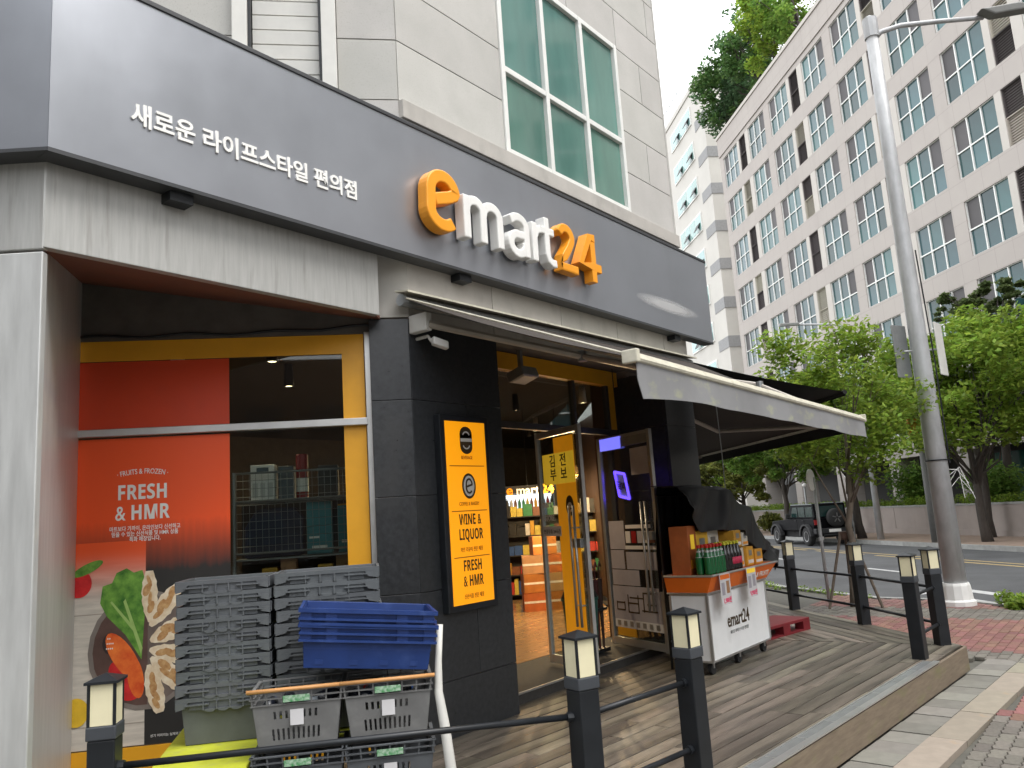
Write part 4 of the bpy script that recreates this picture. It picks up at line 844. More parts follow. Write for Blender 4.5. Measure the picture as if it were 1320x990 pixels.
# mannequin-like display column, bin and umbrella stand by the doors
bn = thing('green_bin', 'dark green plastic bin beside the left door', 'bin', (7.22, 4.98, .1))
MB().lathe([(.15, 0), (.19, .62), (.2, .63), (.2, .66), (.185, .66), (.16, .08)], (0, 0, 0), 20).build('body', mat('bin_green', (.008, .09, .075), .45), bn, smooth=False); MB().lathe([(.2, .655), (.17, .72), (.1, .74)], (0, 0, 0), 18).build('liner', blackmat, bn)
us = thing('umbrella_rack', 'brown rack of folded umbrellas between the two doors', 'rack', (7.62, 5.12, .1))
MB().box(-.16, .16, -.12, .12, .02, .06).box(-.16, .16, -.12, .12, .46, .49).build('tray', black, us)
for k in range(7):
    x, y = -.12 + .08 * (k % 4), -.06 + .12 * (k // 4); MB().tube([(x, y, .06), (x * 1.05, y, .8)], [.012, .034], 7).tube([(x * 1.05, y, .8), (x * 1.08, y, .93), (x * 1.08 + .03, y, .98), (x * 1.08 + .05, y, .93)], .012, 6).build('umbrella', (mat('umb_brown', (.05, .025, .018), .7), blackmat, mat('umb_maroon', (.07, .015, .015), .7))[k % 3], us)
fs_ = thing('folding_board', 'small cream folded notice on the floor inside the left jamb', 'notice', (5.92, 4.95, .1))
MB().extrude([(-.07, 0, 0), (.0, .04, 0), (.0, .04, .2), (-.07, 0, .2)], (.004, -.004, 0)).build('panel', offwhite, fs_); MB().extrude([(.003, .04, 0), (.09, .0, 0), (.09, .0, .19), (.003, .04, .2)], (-.003, -.004, 0)).build('panel', lampc, fs_)

# ================================================================== lamp bollards and rails
def bollard(label, x, y, rz, rails):
    t = thing('lamp_bollard', label, 'bollard', (x, y, 0), rz, group='black lamp bollards round the deck')
    h = .0625
    MB().box(-h, h, -h, h, -.02, .735).build('post', black, t, bevel=.006)
    MB().box(-h - .006, h + .006, -h - .006, h + .006, .737, .80).box(-h + .004, h - .004, -h + .004, h - .004, .72, .737).build('collar', mat('bollard_collar', (.045, .05, .058), .5, var=.15), t, bevel=.006)
    f = MB(); c = h - .004
    for sx_ in (-1, 1):
        for sy in (-1, 1): f.box(sx_ * c - .006, sx_ * c + .006, sy * c - .006, sy * c + .006, .80, .992)
    f.build('lamp_frame', black, t)
    for k in range(4):
        a = k * math.pi / 2; n_ = Vector((math.cos(a), math.sin(a), 0)); u = Vector((-n_.y, n_.x, 0))
        MB().obox(n_ * (c - .001) + Vector((0, 0, .896)), u * (c - .008), n_ * .003, (0, 0, .094)).build('lamp_panel', lampc, t)
    b = h + .014
    MB().add([(-b, -b, .992), (b, -b, .992), (b, b, .992), (-b, b, .992), (-b, -b, 1.004), (b, -b, 1.004), (b, b, 1.004), (-b, b, 1.004), (0, 0, 1.035)], [(3, 2, 1, 0), (0, 1, 5, 4), (1, 2, 6, 5), (2, 3, 7, 6), (3, 0, 4, 7), (4, 5, 8), (5, 6, 8), (6, 7, 8), (7, 4, 8)]).build('cap', black, t)
    for (x1, y1) in rails:
        d = Vector((x1 - x, y1 - y, 0)); d0 = d.normalized()
        for z in (.60, .22):
            MB().tube([Vector((x, y, z)) + d0 * .06, Vector((x1, y1, z)) - d0 * .06], .017, 8).build('rail', black, t, world=True, smooth=True)
            MB().tube([Vector((x, y, z)) + d0 * .058, Vector((x, y, z)) + d0 * .09], .026, 8).build('rail_socket', black, t, world=True)
            MB().tube([Vector((x1, y1, z)) - d0 * .058, Vector((x1, y1, z)) - d0 * .09], .026, 8).build('rail_socket', black, t, world=True)
    return t
RA = R(-42.08); BO = [(1.882, 4.109), (3.62, 2.525), (4.575, 2.39), (8.88, 2.10), (9.72, 2.06), (10.98, 3.20), (12.20, 4.53)]
bollard('lamp bollard at the far left in front of the grey column', *BO[0], RA, [BO[1]])
bollard('lamp bollard to the right of the stacked baskets, nearest the camera', *BO[1], R(-20), [BO[2]])
bollard('lamp bollard beside the entrance in front of the white display cart', *BO[2], R(-8), [])
bollard('lamp bollard at the front right edge of the deck', *BO[3], ea, [BO[4]])
bollard('lamp bollard on the deck corner overlapping the street lamp pole', *BO[4], STA, [BO[5]])
bollard('middle lamp bollard along the street side of the deck', *BO[5], STA, [BO[6]])
bollard('farthest lamp bollard along the street side, beside the cart', *BO[6], STA, [(BO[6][0] + 1.3, BO[6][1] + 1.35)])

# ================================================================== crates and baskets (frame u along the rail, v towards the window)
CU = Vector((.742, -.67, 0)); CV = Vector((.67, .742, 0))
def uv(u, v, z=0.): return CU * u + CV * v + Vector((0, 0, z))
cgrey = mat('crate_grey', (.092, .10, .108), .55, var=.12, scale=10, rnd_obj=.08, stain=((.15, .155, .16), 7, (1, 1, 1), .6, .5)); cbas = mat('basket_grey', (.155, .155, .153), .5, var=.12, scale=9, stain=((.27, .27, .26), 8, (1, 1, 1), .6, .6)); cblue = mat('crate_blue', (.009, .035, .16), .42, var=.15, scale=8, stain=((.06, .11, .30), 6, (1, 1, 1), .6, .5))
ctan = mat('bar_tan', (.60, .30, .11), .45, var=.1)
def shell(mb, w0, d0, w1, d1, h, t=.004, mi=0, z0=0.):
    """tapered open box: bottom half sizes w0 x d0, top w1 x d1"""
    o0 = [(-w0, -d0), (w0, -d0), (w0, d0), (-w0, d0)]; o1 = [(-w1, -d1), (w1, -d1), (w1, d1), (-w1, d1)]
    i0 = [(a - math.copysign(t, a), b - math.copysign(t, b)) for a, b in o0]; i1 = [(a - math.copysign(t, a), b - math.copysign(t, b)) for a, b in o1]
    vs = [(*p, z0) for p in o0] + [(*p, z0 + h) for p in o1] + [(*p, z0 + t) for p in i0] + [(*p, z0 + h) for p in i1]
    fs = [(3, 2, 1, 0), (8, 9, 10, 11)]
    for i in range(4):
        j = (i + 1) % 4; fs += [(i, j, j + 4, i + 4), (i + 8, i + 12, j + 12, j + 8), (i + 4, j + 4, j + 12, i + 12)]
    mb.add(vs, fs, mi)
def tray_parts(t, m, W_=.29, D_=.2, H=.27):
    b = MB(); shell(b, W_ - .045, D_ - .04, W_ - .022, D_ - .02, H); b.build('body', m, t, bevel=.004)
    r = MB(); ht = H
    # deep rim with stepped ends, ledge and ribs
    for sy in (-1, 1):
        r.box(-W_, W_, sy * D_ - .008, sy * D_ + .008, ht - .024, ht); r.box(-W_ * .72, W_ * .72, sy * (D_ - .006) - .006, sy * (D_ - .006) + .006, ht - .07, ht - .0245)
        for sx_ in (-1, 1):
            r.extrude([(sx_ * W_, sy * D_ - .01, ht - .0245), (sx_ * W_ * .74, sy * D_ - .01, ht - .0245), (sx_ * W_ * .80, sy * D_ - .01, ht - .055), (sx_ * W_, sy * D_ - .01, ht - .068)], (0, .02, 0))
            r.box(sx_ * W_ * .56 - .07, sx_ * W_ * .56 + .07, sy * (D_ + .004) - .012, sy * (D_ + .004) + .010, ht - .044, ht - .036)
        for x in (-.42, -.14, .14, .42): r.box(x * W_ - .004, x * W_ + .004, sy * (D_ + .006) - .008, sy * (D_ + .006) + .006, ht - .072, ht - .0245)
        for x in (-.28, 0, .28):
            p = [(x * W_ + .035 * math.cos(R(a)), sy * (D_ + .004) - .006, ht - .066 + .018 * math.sin(R(a))) for a in range(180, 361, 30)]; r.extrude(p, (0, .012, 0))
    for sx_ in (-1, 1): r.box(sx_ * W_ - .008, sx_ * W_ + .008, -D_ + .0085, D_ - .0085, ht - .06, ht - .001)
    r.build('rim', m, t)
def tray_stack(base_u, base_v, z0, n, labels, group, rz, W_=.28):
    proto = None; tops = []
    for k in range(n):
        z = z0 + k * .0745
        if proto is None:
            t = thing('storage_tray', labels[k], 'crate', tuple(uv(base_u, base_v, z)), rz, group); tray_parts(t, cgrey, W_); proto = t
        else:
            t = copy_tree(proto); t.location = uv(base_u + rnd.uniform(-.006, .006), base_v + rnd.uniform(-.005, .005), z); t.rotation_euler.z = rz + rnd.uniform(-.012, .012); t['label'] = labels[k]
ordn = ['bottom', 'second', 'third', 'fourth', 'fifth', 'sixth', 'seventh', 'eighth', 'ninth', 'tenth', 'eleventh']
nL = 10
tray_stack(-.975, 5.37, .452, nL, [('grey nesting tray, %s of the left stack by the poster' % ('topmost' if k == nL - 1 else 'bottom one' if k == 0 else ordn[k] + ' from the bottom')) for k in range(nL)], 'grey trays nested in the left stack', RA, W_=.268)
tray_stack(-.36, 5.37, .46, nL, [('grey nesting tray, %s of the stack behind the blue crates' % ('topmost' if k == nL - 1 else 'bottom one' if k == 0 else ordn[k] + ' from the bottom')) for k in range(nL)], 'grey trays nested in the right stack', RA + .03, W_=.31)
lime = mat('lime_plastic', (.44, .47, .03), .6, var=.22, scale=7, bump=.3, stain=((.33, .34, .08), 14, (1, 1, 1), .52, .8))
lp = thing('lime_platform', 'lime green low platform under the grey tray stacks', 'platform', tuple(uv(-.9, 5.2)), RA)
pl_poly = [uv(-1.27, 4.52), uv(-.76, 4.52), uv(-.76, 5.12), uv(.0, 5.12), uv(.0, 5.78), uv(-1.33, 5.78)]
MB().prism([(p.x, p.y) for p in pl_poly], .39, .449).build('top_board', lime, lp, world=True, bevel=.008)
for a, b in ((-1.2, 4.6), (-.83, 4.6), (-1.25, 5.7), (-.08, 5.7), (-.08, 5.2), (-.83, 5.2)): MB().obox(uv(a, b, .195), CU * .05, CV * .05, (0, 0, .195)).build('leg', greymetal, lp, world=True)
# slotted baskets
def basket_parts(t, m, W_=.238, D_=.19, H=.31, bar=True):
    def taper(p): k = 1 - .16 * (1 - min(1, p.z / H)); return (p.x * k, p.y * k, p.z)
    for (ax, half, dep) in (('f', W_, -D_), ('b', W_, D_), ('l', D_, -W_), ('r', D_, W_)):
        b = MB(); q = half - (.0 if ax in 'fb' else .006)
        def bx(u0, u1, z0, z1, th=.004):
            if ax in 'fb': b.box(u0, u1, dep - th, dep + th, z0, z1)
            else: b.box(dep - th, dep + th, u0, u1, z0, z1)
        bx(-q, q, 0, .055); bx(-q, q, .115, .165); bx(-q, q, .205, .235)
        for z0, z1, n_, frac in ((.055, .115, 10, .62), (.165, .205, 8, .55)):
            a = q * frac; bx(-q, -a, z0, z1); bx(a, q, z0, z1); pitch = 2 * a / n_
            for i in range(n_): 
                if z0 > .1 and n_ // 2 - 2 < i < n_ // 2 + 1: bx(-a + i * pitch, -a + (i + 1) * pitch, z0, z1)
                else: bx(-a + i * pitch + pitch * .45, -a + (i + 1) * pitch, z0, z1)
        # lattice rim
        for z in (.237, .27, .302): bx(-q - .012, q + .012, z, z + .007, .010)
        for i in range(7): u_ = -q + i * 2 * q / 6; bx(u_ - .004, u_ + .004, .244, .302, .007)
        b.xf(taper).build('side_panel', m, t)
    MB().box(-W_, W_, -D_, D_, 0, .006).xf(taper).build('bottom_panel', m, t)
    if bar: MB().tube([(-W_ - .02, -D_ - .012, H + .008), (W_ + .02, -D_ - .012, H + .008)], .011, 8).build('grip_bar', ctan, t, smooth=True)
    MB().box(-.035, .035, -D_ * .965 - .008, -D_ * .965 - .0045, .13, .21).build('paper_label', paper, t); MB().box(-.07, .07, -D_ - .014, -D_ - .0105, .252, .285).build('green_tag', mat('tag_green', (.02, .22, .05), .5, var=.4, scale=60, c2=(.5, .6, .5)), t)
BV = 4.83
for k, (u, z, lb_) in enumerate(((-.50, .50, 'grey slotted basket with tan grip bar, upper left under the blue crates'), (-.015, .50, 'grey slotted basket with tan grip bar, upper right under the blue crates'), (-.50, .175, 'lower left grey slotted basket below the other baskets'), (-.015, .175, 'lower right grey slotted basket below the other baskets'))):
    t = thing('slotted_basket', lb_, 'basket', tuple(uv(u, BV, z)), RA, group='grey slotted baskets'); basket_parts(t, cbas if z > .3 else cgrey, bar=z > .3)
dol = thing('basket_dolly', 'low black dolly carrying the slotted baskets', 'dolly', tuple(uv(-.26, BV)), RA)
MB().box(-.5, .5, -.2, .2, .12, .172).build('deck_plate', black, dol, bevel=.006)
for a in (-.42, .42):
    for b in (-.15, .15): MB().lathe([(.02, -.015), (.055, -.015), (.055, .015), (.02, .015)], (a, b, .058), 12, axis='y').build('wheel', blackmat, dol)
bdark = mat('bottle_dark', (.012, .014, .02), .2, spec=.6)
for k in range(7):
    u = -.66 + .105 * k + (.06 if k > 3 else 0); t = thing('empty_bottle', 'dark empty bottle lying in the upper baskets, %s from the left' % ['first', 'second', 'third', 'fourth', 'fifth', 'sixth', 'seventh'][k], 'bottle', tuple(uv(u, BV, .68)), RA + rnd.uniform(-.9, .9), 'empty bottles in the baskets')
    b = MB().lathe([(.034, -.10), (.036, .04), (.014, .09), (.014, .12)], (0, 0, .03 + .02 * (k % 2)), 12, axis='y').build('body', (bdark, mat('bottle_clear', (.25, .28, .3), .25))[k % 3 == 2], t, smooth=True); MB().lathe([(.016, .118), (.016, .132)], (0, 0, .03 + .02 * (k % 2)), 10, axis='y').build('cap', (prod[4], white, prod[0])[k % 3], t)
# two nested blue crates lying tilted over the baskets
def blue_parts(t):
    W_, D_, H = .365, .225, .24
    b = MB(); shell(b, W_ - .03, D_ - .03, W_ - .012, D_ - .012, H, .005); b.build('body', cblue, t, bevel=.004)
    r = MB()
    for z0, z1, e in ((H - .022, H, .012), (H - .062, H - .05, .008), (H - .10, H - .088, .006)):
        for sy in (-1, 1): r.box(-W_ - e, W_ + e, sy * D_ - .009, sy * D_ + .009, z0, z1)
        for sx_ in (-1, 1): r.box(sx_ * W_ - .009, sx_ * W_ + .009, -D_ + .0095, D_ - .0095, z0, z1)
    for sy in (-1, 1):
        for x in (-.92, -.55, .5, .9): r.box(x * W_ - .03, x * W_ + .03, sy * (D_ - .008) - .004, sy * (D_ - .008) + .004, H - .1, H - .022)
        r.box(-W_ * .95, W_ * .95, sy * (D_ - .026) - .004, sy * (D_ - .026) + .004, .10, .106)
        for x in (-.7, -.2, .25, .7): r.box(x * W_ - .022, x * W_ + .022, sy * (D_ - .029) - .004, sy * (D_ - .029) + .004, .02, .045)
    r.build('rim', cblue, t)
for k, (dz, lb_) in enumerate(((0, 'lower blue plastic crate lying tilted across the baskets'), (.075, 'upper blue plastic crate nested in the one below'))):
    t = thing('blue_crate', lb_, 'crate', tuple(uv(-.135, BV - .02, .885 + dz)), RA, 'nested blue crates'); t.rotation_euler = (0, R(6.5), RA + .05); blue_parts(t)
hp = thing('white_pole', 'bent off white pole leaning beside the slotted baskets', 'pole', tuple(uv(.3, 4.62)))
MB().tube([uv(.30, 4.62, .0), uv(.31, 4.62, .3), uv(.285, 4.64, .55), uv(.262, 4.66, .72), uv(.27, 4.68, .88), uv(.29, 4.7, 1.075)], [.03, .03, .028, .024, .02, .018], 10).build('shaft', offwhite, hp, world=True, smooth=True)

# ================================================================== white display cart with drinks
cart = thing('display_cart', 'white wheeled display cart with orange rim beside the entrance', 'cart', (8.15, 3.95, 0))
cw = mat('cart_white', (.80, .81, .81), .4, var=.05, scale=3, stain=((.5, .5, .48), 5, (1, 1, .5), .62, .5)); co = mat('cart_orange', (.80, .16, .012), .45, var=.06)
CX0, CX1, CY0, CY1 = 7.44, 8.90, 3.62, 4.02
MB().box(CX0, CX1, CY0, CY1, .12, .76).build('body', cw, cart, world=True, bevel=.012)
for z0, z1 in ((.118, .14), (.755, .775)): MB().box(CX0 - .008, CX1 + .008, CY0 - .008, CY1 + .008, z0, z1).build('edge_trim', silver, cart, world=True, bevel=.004)
for x, y in ((CX0, CY0), (CX1, CY0), (CX0, CY1), (CX1, CY1)): MB().box(x - .012, x + .012, y - .012, y + .012, .141, .754).build('corner_trim', silver, cart, world=True)
fl = .10; zt0, zt1 = .78, .95
rimv = [(CX0 - .02, CY0 - .02), (CX1 + .02, CY0 - .02), (CX1 + .02, CY1 + .02), (CX0 - .02, CY1 + .02)]; rimt = [(CX0 - .06, CY0 - fl), (CX1 + fl * 2, CY0 - fl), (CX1 + fl * 2, CY1 + .02), (CX0 - .06, CY1 + .02)]
MB().add([(*p, zt0) for p in rimv] + [(*p, zt1) for p in rimt], [(0, 1, 5, 4), (1, 2, 6, 5), (2, 3, 7, 6), (3, 0, 4, 7), (7, 6, 5, 4), (0, 3, 2, 1)]).build('flared_rim', co, cart, world=True)
tr = MB()
for k in range(4): tr.tube([(*rimt[k], zt1), (*rimt[(k + 1) % 4], zt1)], .012, 6); tr.tube([(*rimv[k], zt0), (*rimv[(k + 1) % 4], zt0)], .009, 6)
tr.build('rim_trim', silver, cart, world=True)
text('rim_lettering', 'APPLE & FRUITS', cart, (8.25, CY0 - .078, .83), (1, 0), .085, white, ext=.001, off=.001, up=(0, -.45, 1), align='LEFT')
text('logo_lettering', 'emart24', cart, (8.12, CY0 - .003, .40), (1, 0), .19, ink, ext=.001, off=.003, sx=.86); text('small_lettering', '새로운 라이프스타일 편의점', cart, (8.12, CY0 - .003, .33), (1, 0), .04, greymetal, ext=.001)
for x in (CX0 + .08, 8.15, CX1 - .08):
    for y in (CY0 + .06, CY1 - .06):
        MB().lathe([(.012, -.018), (.058, -.018), (.058, .018), (.012, .018)], (x, y, .059), 14, axis='y').build('caster_wheel', blackmat, cart, world=True); MB().box(x - .016, x + .016, y - .026, y + .026, .06, .118).build('caster_fork', silver, cart, world=True)
pnk = mat('price_pink', (.75, .04, .14), .5)
for x, lb_ in ((7.62, 'price card with a bottle picture hanging left on the cart rim'), (8.28, 'price card with yellow heading hanging right on the cart rim')):
    t = thing('price_card', lb_, 'price card', (x, CY0 - .12, .72)); y = CY0 - .125
    MB().box(x - .12, x + .12, y, y + .002, .655, .955).build('card', paper, t, world=True)
    MB().box(x - .11, x + .11, y - .001, y - .0003, .90, .945).build('heading', co if x < 8 else ny, t, world=True); text('price_lettering', '1,980원' if x < 8 else '9,900원', t, (x + .02, y - .001, .675), (1, 0), .06, pnk, ext=.0005, off=.002)
    MB().box(x + .02, x + .09, y - .001, y - .0003, .76, .88).build('picture', carton2 if x < 8 else paperg, t, world=True); MB().box(x - .09, x - .02, y - .001, y - .0003, .75, .87).build('picture', paperg, t, world=True)
# drinks and cartons in the cart
bg_ = mat('bottle_green', (.006, .12, .035), .15, spec=.7); bk_ = mat('bottle_cola', (.01, .008, .008), .15, spec=.7); capr = mat('cap_red', (.5, .015, .012), .4); capy = mat('cap_yellow', (.62, .58, .04), .4); lbl = mat('label_pink', (.6, .03, .09), .5)
def bottle(label, x, y, body, cap, group, lab=None, lab2=None):
    t = thing('drink_bottle', label, 'bottle', (x, y, .955), 0, group)
    MB().lathe([(.036, 0), (.039, .02), (.039, .15), (.034, .19), (.015, .25), (.015, .265)], (0, 0, 0), 12).build('body', body, t, smooth=True); MB().lathe([(.018, .262), (.018, .29), (.014, .292)], (0, 0, 0), 12).build('cap', cap, t)
    if lab: MB().lathe([(.0398, .06), (.0398, .13)], (0, 0, 0), 12).build('label', lab, t, smooth=True)
    if lab2: MB().lathe([(.037, .17), (.02, .238)], (0, 0, 0), 12).build('neck_wrap', lab2, t)
pos_ = ['leftmost', 'second from the left', 'third from the left', 'fourth from the left', 'rightmost']
row = ['front', 'back']
clearb = mat('neck_clear', (.45, .47, .46), .25)
for k in range(5):
    for r_ in range(2):
        bottle('green bottle with red cap, %s in the %s row' % (pos_[k], row[r_]), 7.46 + .08 * k, 3.58 + .09 * r_, bg_, capr, 'green bottles with red caps on the cart', None, clearb); bottle('dark bottle with yellow cap, %s in the %s row' % (pos_[k], row[r_]), 7.87 + .08 * k, 3.58 + .09 * r_, bk_, capy, 'dark bottles with yellow caps on the cart', lbl if k > 1 else None)
yb_ = mat('box_yellow', (.62, .34, .03), .6, var=.15, scale=8, rnd_obj=.2); wb_ = mat('box_whiteish', (.62, .58, .5), .6, var=.1)
bxs = [(8.34, 3.72, .0, .2, .2, wb_), (8.56, 3.70, .0, .2, .2, yb_), (8.36, 3.74, .21, .24, .18, yb_), (8.8, 3.70, .0, .2, .16, yb_), (8.60, 3.76, .21, .2, .15, wb_), (7.56, 3.88, .0, .22, .48, carton), (7.80, 3.88, .0, .24, .42, yb_), (8.06, 3.88, .0, .25, .42, wb_), (8.36, 3.92, .0, .24, .4, carton), (8.62, 3.92, .0, .24, .34, carton)]
bl_ = ['white snack carton at the bottom in front, right of the bottles', 'yellow snack carton in front under the drape edge', 'yellow carton stacked on the white one in front', 'yellow carton at the right front corner of the cart', 'white carton on the upper right of the cart', 'tall orange carton at the back left of the cart', 'tall yellow carton at the back, second from left', 'tall white carton at the back, third from left', 'orange carton at the back behind the stacked boxes', 'orange carton at the back right under the drape']
for (x, y, dz, wd, h, m_), l2 in zip(bxs, bl_):
    t = thing('snack_carton', l2, 'carton', (x, y, .955 + dz), R(rnd.uniform(-6, 6)))
    MB().box(-wd / 2, wd / 2, -.1, .1, 0, h).build('box', m_, t, bevel=.004); MB().box(-wd * .22, wd * .22, -.102, -.1005, h * .52, h * .82).build('print', greymetal if m_ is not carton else ny, t); MB().box(-wd * .4, wd * .4, -.102, -.1005, h * .12, h * .3).build('print', white if m_ is yb_ else orange, t)
# black sheet draped over the back of the cart
dg = thing('black_drape', 'black cloth sheet draped over the back of the display cart', 'sheet', (8.4, 4.3, .8))
dm = bpy.data.materials.new('drape_cloth'); MATS['drape'] = dm; dm.use_nodes = True; dm.node_tree.nodes['Principled BSDF'].inputs['Base Color'].default_value = (.006, .0065, .008, 1); dm.node_tree.nodes['Principled BSDF'].inputs['Roughness'].default_value = .5
NX, NV = 70, 44; vs = []
for i in range(NX + 1):
    a = i / NX
    for j in range(NV + 1):
        b = j / NV
        x = 7.42 + a * 2.05 + .10 * b * a
        # ridge at the back top, falling forward to a slanting front hem (lower towards the right)
        def pw_(t, P): 
            for (t0, v0), (t1, v1) in zip(P, P[1:]):
                if t <= t1: k_ = (t - t0) / (t1 - t0); k_ = k_ * k_ * (3 - 2 * k_); return v0 + (v1 - v0) * k_
            return P[-1][1]
        ridge = pw_(a, [(0, 1.87), (.5, 1.86), (.78, 1.64), (1, 1.22)]); hem = pw_(a, [(0, 1.56), (.15, 1.37), (.45, 1.31), (.75, 1.03), (1, .82)])
        y = 4.14 - .33 * min(1, b / .35) - .12 * b + .015 * math.sin(a * 9 + b * 4)
        z = ridge - .02 * math.sin(b * 9) - (ridge - .02 - hem) * max(0, (b - .25) / .75) ** 1.1
        nq = Vector((a * 6.5 + b * 2.2, b * 1.1 + a, 3.7)); nq2 = Vector((a * 17 + b * 5, b * 1.6, 1.3)); fold = (.17 * noise.noise(nq) + .055 * noise.noise(nq2)) * (.12 + .88 * b) + .018 * math.sin(a * 23 + 9 * b) * b * b
        droop = 0
        vs.append(Vector((x + fold * .3, y - fold * .75, z + fold * .3 - droop * b)))
fs = [(i * (NV + 1) + j, i * (NV + 1) + j + 1, (i + 1) * (NV + 1) + j + 1, (i + 1) * (NV + 1) + j) for i in range(NX) for j in range(NV)]
d_o = MB().add(vs, fs).build('cloth', dm, dg, world=True, smooth=True); so = d_o.modifiers.new('thick', 'SOLIDIFY'); so.thickness = .006
bk = []
for i in range(NX + 1): p = vs[i * (NV + 1)]; bk += [p, p + Vector((.0, .05 + .02 * math.sin(i), -.5)), p + Vector((.02 * math.sin(i * .7), .07 + .03 * math.sin(i * .9), -1.1))]
MB().add(bk, [(3 * i + k, 3 * i + 3 + k, 3 * i + 4 + k, 3 * i + 1 + k) for i in range(7, NX) for k in (0, 1)]).build('back_fall', dm, dg, world=True, smooth=True)
sd_ = []
for j in range(NV + 1): p = vs[NX * (NV + 1) + j]; sd_ += [p, Vector((p.x + .06 + .02 * math.sin(j * .8), p.y, p.z * .5 + .55)), Vector((p.x + .03 * math.sin(j * .9), p.y + .02, min(p.z - .03, .85)))]
MB().add(sd_, [(3 * i + k, 3 * i + 1 + k, 3 * i + 4 + k, 3 * i + 3 + k) for i in range(NV) for k in (0, 1)]).build('side_fall', dm, dg, world=True, smooth=True)
rkk = thing('cart_rack', 'dark metal rack frame rising behind the cart under the drape', 'rack', (8.3, 4.3, .9))
rr = MB()
for x in (7.6, 9.05): rr.tube([(x, 4.16, .0), (x, 4.16, 1.76)], .015, 6)
rr.tube([(7.6, 4.16, 1.76), (9.05, 4.16, 1.76)], .015, 6); rr.build('frame', black, rkk, world=True)
# red plastic pallet behind the cart
rp2 = thing('red_pallet', 'dark red plastic pallet on the deck behind the cart', 'pallet', (9.95, 4.05, 0), R(-10)); prd = mat('pallet_red', (.17, .012, .018), .5, var=.2, scale=8)
MB().box(-.55, .55, -.25, .25, .115, .15).build('top_deck', prd, rp2, bevel=.004); MB().box(-.55, .55, -.25, .25, .0, .022).build('bottom_deck', prd, rp2)
for x in (-.47, 0, .47):
    for y in (-.19, .19): MB().box(x - .08, x + .08, y - .06, y + .06, .022, .115).build('block', prd, rp2)

# ================================================================== building across the street
stone = mat('office_stone', (.365, .33, .305), .8, var=.06, scale=.3, c2=(.405, .37, .34), stain=((.30, .27, .245), .6, (1, 1, .4), .58, .5)); stonel = mat('office_trim', (.47, .44, .40), .75, var=.06, scale=1)
def joints_mat():
    m = stone.copy(); m.name = 'office_stone_jointed'; n = m.node_tree.nodes; L = m.node_tree.links; b = n['Principled BSDF']; src = b.inputs['Base Color'].links[0].from_socket
    tc = n.new('ShaderNodeTexCoord'); br = n.new('ShaderNodeTexBrick'); br.inputs['Scale'].default_value = 1; br.offset = 0; br.inputs['Brick Width'].default_value = 1.12; br.inputs['Row Height'].default_value = .93; br.inputs['Mortar Size'].default_value = .012; br.inputs['Mortar Smooth'].default_value = .3
    sp = n.new('ShaderNodeSeparateXYZ'); cb = n.new('ShaderNodeCombineXYZ'); L.new(tc.outputs['Object'], sp.inputs[0]); L.new(sp.outputs[0], cb.inputs[0]); L.new(sp.outputs[2], cb.inputs[1]); L.new(cb.outputs[0], br.inputs[0])
    x = n.new('ShaderNodeMix'); x.data_type = 'RGBA'; mu = n.new('ShaderNodeMath'); mu.operation = 'MULTIPLY'; mu.inputs[1].default_value = .45; L.new(br.outputs['Fac'], mu.inputs[0]); L.new(mu.outputs[0], x.inputs[0]); L.new(src, x.inputs[6]); x.inputs[7].default_value = (.2, .17, .15, 1); L.new(x.outputs[2], b.inputs['Base Color'])
    return m
stonej = joints_mat()
OB = st(0, 25, GZ)
ob = thing('office_block', 'long pinkish stone office block with rows of teal windows across the street', 'building', tuple(OB), STA)
# local frame of the block: x = along the street, y = 0 on the facade (negative = into the block), z from the pavement
S_END, S_BEG, ROOF = 60.3, -22., 31.65
rows = [27.1 - 3.72 * k for k in range(7)]; WH = 2.62; WWD = 2.88
MB().box(S_BEG, S_END, -14, -.45, 4.1, ROOF).build('wall_core', stone, ob)
bands = [(ROOF - 1.55, ROOF)] + [(rows[0] + WH, ROOF - 1.55)] + [(rows[k + 1] + WH, rows[k]) for k in range(6)] + [(3.6, rows[6])]
for k, (z0, z1) in enumerate(bands): MB().box(S_BEG, S_END, -.449, 0 if k else .08, z0 + .001, z1 - .001).build('spandrel', stonej, ob)
MB().box(S_BEG, S_END + .1, -.6, .16, ROOF, ROOF + .25).build('parapet_cap', stonel, ob)
P0 = [29.9 + 8.93 * k for k in range(-6, 4)]
wins = []; louvs = []
for p in P0:
    wins.append((p, 1)); 
    if p + 3.8 + WWD < S_END: wins.append((p + 3.8, 0))
    if p - 1.95 > S_BEG: louvs.append((p - 2.05, p))
def pier(x0, x1, m, dp=-.003, name='pier'):
    for z in rows: MB().box(x0, x1, -.448, dp, z, z + WH).build(name, m, ob)
edges = sorted([(a, a + WWD) for a, _ in wins] + [(a + .42, b - .42) for a, b in louvs])
prev = S_BEG
for a, b in edges:
    if a > prev + .01: pier(prev, a, stonej if a - prev > .7 else stonel)
    prev = b
pier(prev, S_END, stonej)
wf = MB(); fr_ = .032
for x in (0, WWD / 3, 2 * WWD / 3, WWD): wf.box(max(0, x - fr_), min(WWD, x + fr_), -.2, -.06, 0, WH)
for z in (0, WH * .47, WH):
    for k in range(3): wf.box(k * WWD / 3 + fr_, (k + 1) * WWD / 3 - fr_, -.195, -.065, max(0, z - fr_), min(WH, z + fr_))
wf0 = wf.build('window', fwhite, link=False)
pane_s = {}
def pane_mesh(hh):
    if hh not in pane_s: pane_s[hh] = MB().box(-WWD / 6 + fr_, WWD / 6 - fr_, -.145, -.13, -hh / 2 + fr_, hh / 2 - fr_).build('pane', [fglass], link=False)
    return pane_s[hh]
hl, hu = WH * .47, WH * .53
